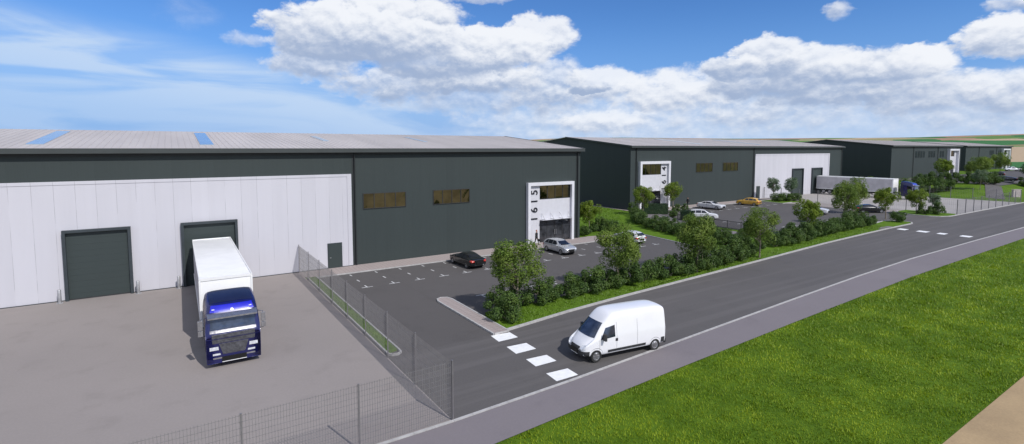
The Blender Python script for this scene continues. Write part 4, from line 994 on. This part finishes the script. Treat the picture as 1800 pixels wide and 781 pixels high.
# grass blades: one mass per lawn
def blades(name, poly, dens, hh, mat, seed, z=0., fall=None):
    rr = random.Random(seed); m = MB(); xs_ = [p[0] for p in poly]; ys_ = [p[1] for p in poly]
    x0, x1, y0, y1 = min(xs_), max(xs_), min(ys_), max(ys_)
    def inside(x, y):
        c = False; n = len(poly); j = n-1
        for i in range(n):
            if (poly[i][1] > y) != (poly[j][1] > y) and x < (poly[j][0]-poly[i][0])*(y-poly[i][1])/(poly[j][1]-poly[i][1])+poly[i][0]: c = not c
            j = i
        return c
    for i in range(int((x1-x0)*(y1-y0)*dens)):
        x, y = rr.uniform(x0,x1), rr.uniform(y0,y1)
        d = math.hypot(x,y)
        k = 1. if not fall else min(1, (fall/d)**1.6)
        if rr.random() > k or not inside(x, y): continue
        sz = hh*rr.uniform(.5,1.3)/max(.55, k**.5)*(1+.45*noise.noise(Vector((x*.9,y*.9,3)))); a = rr.uniform(0,6.28)
        w = sz*.32; lx, ly = sz*.7*math.cos(a+1.3), sz*.7*math.sin(a+1.3); ca, sa = math.cos(a)*w, math.sin(a)*w
        m.v += [(x-ca,y-sa,z-.02),(x+ca,y+sa,z-.02),(x+lx,y+ly,z+sz)]; q = len(m.v); m.f.append((q-3,q-2,q-1)); m.m.append(0)
    return tag(m.build(name, M[mat]), name.replace('_',' '), 'grass', kind='stuff')
lawn = [(4,16.7),(10.2,16.72),(14.1,16.97),(22.3,17.42),(34.6,17.97),(55.5,18.77),(91.9,19.17),(130,19.1),(130,7.2),(60,7.25),(24.9,7.15),(4,7.1)]
o = blades('lawn_grass', lawn, 270, .055, 'blade', 1, 0, 24); tag(o, 'broad green lawn between the pavement and the dirt track', 'grass')
o = blades('verge_grass_tufts', V1, 110, .09, 'blade_v', 2, .09); tag(o, 'bright grass along the verge in front of the near hedge', 'grass')
o = blades('far_verge_tufts', [(51.4,30.3),(66.1,31.5),(78,32.1),(86.4,32.45),(88,34.4),(66,33.4),(52.3,32.2)], 60, .10, 'blade_v', 3, .09); tag(o, 'bright grass along the verge in front of the far hedge', 'grass')
o = blades('strip_tufts', strip, 220, .07, 'blade_v', 4, .11); tag(o, 'grass in the kerbed strip beside the yard fence', 'grass')
o = blades('gable_lawn_tufts', [(45.5,52),(50,51),(57,56),(64,64),(69.8,68),(69.8,80),(56,80),(46,60)], 26, .12, 'blade_v', 6, .09); tag(o, 'grass on the lawn between the first and second warehouses', 'grass')

# ------------------------------------------------------------------ camera
H, A, Pp = 11.6, R(56.744), math.atan2(70, 912)
cam = bpy.data.cameras.new('camera'); co = bpy.data.objects.new('camera', cam); COL.objects.link(co); sc.camera = co
cam.sensor_width = 36; cam.lens = 36*912/1800; cam.shift_x = 0; cam.shift_y = -(390.5-331)/1800; cam.clip_end = 12000; cam.clip_start = .1
co.location = (0,0,H); co.rotation_euler = (math.pi/2-Pp, 0, A-math.pi/2)

# ------------------------------------------------------------------ light
sd = Vector((.22,-.95,1.0)).normalized()   # towards the sun
sun = bpy.data.lights.new('sun', 'SUN'); so = bpy.data.objects.new('sun', sun); COL.objects.link(so)
sun.energy = 3.6; sun.angle = R(.5); sun.color = (1, .965, .92)
so.rotation_euler = (-sd).to_track_quat('-Z', 'Y').to_euler(); so.location = (30,-60,80)
w = bpy.data.worlds.new('World'); sc.world = w; w.use_nodes = True; nt = w.node_tree; L = nt.links.new
w.cycles.sampling_method = 'MANUAL'; w.cycles.sample_map_resolution = 256
bg = nt.nodes['Background']; bg.inputs[1].default_value = .10
sky = N(nt, 'ShaderNodeTexSky', sky_type='NISHITA', sun_disc=False); sky.sun_elevation = math.asin(sd.z); sky.sun_rotation = math.atan2(sd.x, sd.y)
sky.air_density = 1.0; sky.dust_density = .3; sky.ozone_density = 2.5; sky.altitude = 200
tc = N(nt, 'ShaderNodeTexCoord'); sp = N(nt, 'ShaderNodeSeparateXYZ'); L(tc.outputs['Generated'], sp.inputs[0])
# clouds live in compass bearing (az) and height above the horizon (el), both in degrees
az0 = mth(nt, 'ARCTAN2', sp.outputs[1], sp.outputs[0])
az = mth(nt, 'MULTIPLY', mth(nt, 'SUBTRACT', A, az0), 180/math.pi)
el = mth(nt, 'MULTIPLY', mth(nt, 'ARCSINE', sp.outputs[2]), 180/math.pi)
cmb = N(nt, 'ShaderNodeCombineXYZ'); L(az, cmb.inputs[0]); L(el, cmb.inputs[1])
def px2(x, y):
    a = math.degrees(math.atan((x-900)/912)); e = math.degrees(math.atan((261-y)/math.hypot(914,(x-900)))); return a, e
def puff(ox, oy):
    mp = N(nt, 'ShaderNodeMapping'); mp.inputs['Scale'].default_value = (.8, 1.3, 1); mp.inputs['Location'].default_value = (ox*.8, oy*1.3, 0); L(cmb.outputs[0], mp.inputs[0])
    n1 = N(nt, 'ShaderNodeTexNoise', noise_dimensions='2D', i_Scale=.42, i_Detail=9., i_Roughness=.60); L(mp.outputs[0], n1.inputs[0])
    wv = N(nt, 'ShaderNodeVectorMath', operation='MULTIPLY_ADD'); L(n1.outputs['Color'], wv.inputs[0]); wv.inputs[1].default_value = (1.2,1.2,0); L(mp.outputs[0], wv.inputs[2])
    vo = N(nt, 'ShaderNodeTexVoronoi', voronoi_dimensions='2D', feature='SMOOTH_F1', i_Scale=.50, i_Smoothness=.4, i_Detail=3., i_Roughness=.5, i_Lacunarity=2.4); vo.normalize = True
    L(wv.outputs[0], vo.inputs[0])
    return mth(nt, 'SUBTRACT', mth(nt, 'ADD', n1.outputs[0], .62), mth(nt, 'MULTIPLY', vo.outputs[0], 1.25)), n1
p0, nz = puff(0,0); p1, _ = puff(.18,.5)
relief = mth(nt, 'MULTIPLY', mth(nt, 'SUBTRACT', p0, p1), .6)
wp = N(nt, 'ShaderNodeVectorMath', operation='MULTIPLY_ADD'); L(nz.outputs['Color'], wp.inputs[0]); wp.inputs[1].default_value = (2.6,1.5,0); L(cmb.outputs[0], wp.inputs[2])
# heaps of cumulus from back to front: x, y, rx, ry in photo pixels, opacity, edge softness, brightness
heaps = [(1500,215,420,45,.38,1.2,.05),(1120,205,260,50,.62,1.0,.15),(930,215,140,34,.4,.9,.1),(1700,185,200,46,.6,.8,-.05),(1350,185,200,42,.62,.8,.0),
 (1180,160,110,36,.95,.6,.25),(1060,150,60,30,.9,.4,.25),(1760,160,90,36,.85,.6,.0),(1600,165,130,34,.85,.6,.0),
 (960,150,70,46,.8,.6,-.1),(840,172,190,28,.6,.7,-.12),(1470,150,170,34,.9,.5,-.08),(1330,140,95,34,.9,.5,-.1),
 (1600,112,62,26,1,.3,.3),(1520,118,80,30,.95,.4,.0),(1430,120,90,32,.95,.4,.05),(1345,104,56,32,.95,.35,.02),(1285,122,50,20,.9,.4,-.08),
 (700,150,110,28,.85,.6,-.08),(560,110,75,30,.9,.5,-.05),(840,140,110,26,.95,.45,-.02),(940,70,62,34,.95,.35,.15),(860,88,100,36,1,.3,.12),(760,110,110,26,.9,.5,-.15),
 (700,28,105,40,1,.35,.08),(600,62,110,46,1,.35,.02),(690,72,110,36,1,.35,-.05),(1750,66,84,36,1,.35,.15),(1790,8,70,11,.85,.7,-.1),(830,2,75,9,.7,.8,-.15),
 (438,72,38,12,.65,1.,.0),(1460,25,24,13,.8,.8,-.05),(345,30,55,26,.28,1.5,-.15),(1040,160,34,7,.8,.5,-.45),(1060,215,80,20,.7,.6,.2)]
def heap(cur, x, y, rx, ry, op, soft, br):
    a, e = px2(x, y); a1, _ = px2(x+rx, y); a2, _ = px2(x-rx, y); ra = (a1-a2)/2; _, e1 = px2(x, y-ry); re = (e1-e)
    ra *= 1.2; re *= 1.2
    q = N(nt, 'ShaderNodeVectorMath', operation='MULTIPLY_ADD'); L(wp.outputs[0], q.inputs[0]); q.inputs[1].default_value = (1/ra, 1/re, 0); q.inputs[2].default_value = ((-a-1.3)/ra, (-e-.75)/re, 0)
    d = N(nt, 'ShaderNodeVectorMath', operation='DOT_PRODUCT'); L(q.outputs[0], d.inputs[0]); L(q.outputs[0], d.inputs[1])
    f = mth(nt, 'ADD', mth(nt, 'MULTIPLY_ADD', p0, .95, .42), mth(nt, 'MULTIPLY', d.outputs['Value'], -1))
    al = mth(nt, 'MULTIPLY', smooth(nt, f, 0, soft*1.5), op)
    qy = N(nt, 'ShaderNodeVectorMath', operation='DOT_PRODUCT'); L(q.outputs[0], qy.inputs[0]); qy.inputs[1].default_value = (.12, .52, 0)
    sh = mth(nt, 'ADD', mth(nt, 'ADD', qy.outputs['Value'], relief), .50+br)
    return mixf(al, cur[0], sh), mth(nt, 'ADD', mth(nt, 'MULTIPLY', cur[1], mth(nt, 'SUBTRACT', 1., al)), al)
def mixf(f, a, b):
    n = nt.nodes.new('ShaderNodeMix'); n.data_type = 'FLOAT'; L(f, n.inputs[0])
    for i, v in ((2, a), (3, b)):
        if isinstance(v, (int, float)): n.inputs[i].default_value = v
        else: L(v, n.inputs[i])
    return n.outputs[0]
cur = (.75, 0.)
away = mth(nt, 'MULTIPLY', smooth(nt, mth(nt, 'ABSOLUTE', az), 52., 75.), smooth(nt, p0, .45, .75))
cur = (mth(nt, 'ADD', relief, .6), mth(nt, 'MULTIPLY', away, .8))
for hp in heaps: cur = heap(cur, *hp)
shade, alpha = cur
ccol = mixc(nt, smooth(nt, shade, .02, .92), (3.7, 4.6, 6.4), (9.2, 9.4, 9.8))
# thin high cloud sweeping down from upper left, and a bright veil near the horizon
mp = N(nt, 'ShaderNodeMapping'); mp.inputs['Rotation'].default_value = (0,0,R(12)); mp.inputs['Scale'].default_value = (.05,.30,1); L(cmb.outputs[0], mp.inputs[0])
ci = N(nt, 'ShaderNodeTexNoise', i_Scale=1., i_Detail=9., i_Roughness=.5, i_Distortion=.9); L(mp.outputs[0], ci.inputs[0])
# band: between el = lo(az) and the horizon on the left half
line = mth(nt, 'ADD', mth(nt, 'MULTIPLY', mth(nt, 'ADD', az, 44.5), -.16), 11.2)
dd = mth(nt, 'SUBTRACT', line, el)
band = mth(nt, 'MULTIPLY', smooth(nt, dd, -1.5, 1.6), mth(nt, 'SUBTRACT', 1., mth(nt, 'MULTIPLY', smooth(nt, dd, 2., 8.), .45)))
band = mth(nt, 'MULTIPLY', band, mth(nt, 'SUBTRACT', 1., smooth(nt, az, 2., 16.)))
cirr = mth(nt, 'MULTIPLY', band, mth(nt, 'ADD', mth(nt, 'MULTIPLY', smooth(nt, ci.outputs[0], .40, .60), .62), .24))
veil = mth(nt, 'MULTIPLY', mth(nt, 'SUBTRACT', 1., smooth(nt, el, 1.5, 7.5)), mth(nt, 'ADD', mth(nt, 'MULTIPLY', smooth(nt, az, -12., 6.), .55), .12))
cirr = mth(nt, 'MAXIMUM', cirr, veil)
hz = mth(nt, 'MULTIPLY', mth(nt, 'SUBTRACT', 1., smooth(nt, el, 0., 15.)), .9)
tint = mixc(nt, 1., sky.outputs[0], (.50, .83, 1.28), 'MULTIPLY')
skyc = mixc(nt, hz, tint, (2.1, 4.05, 8.0))
skyc = mixc(nt, cirr, skyc, (5.7, 7.1, 9.1))
L(mixc(nt, mth(nt, 'MULTIPLY', alpha, .96), skyc, ccol), bg.inputs[0])

# ------------------------------------------------------------------ render settings
sc.render.engine = 'CYCLES'
sc.view_settings.view_transform = 'Standard'; sc.view_settings.look = 'None'; sc.view_settings.exposure = 0; sc.view_settings.gamma = 1
sc.render.resolution_x = 1024; sc.render.resolution_y = 444
sc.cycles.max_bounces = 6; sc.cycles.diffuse_bounces = 3; sc.cycles.glossy_bounces = 3; sc.cycles.transparent_max_bounces = 4
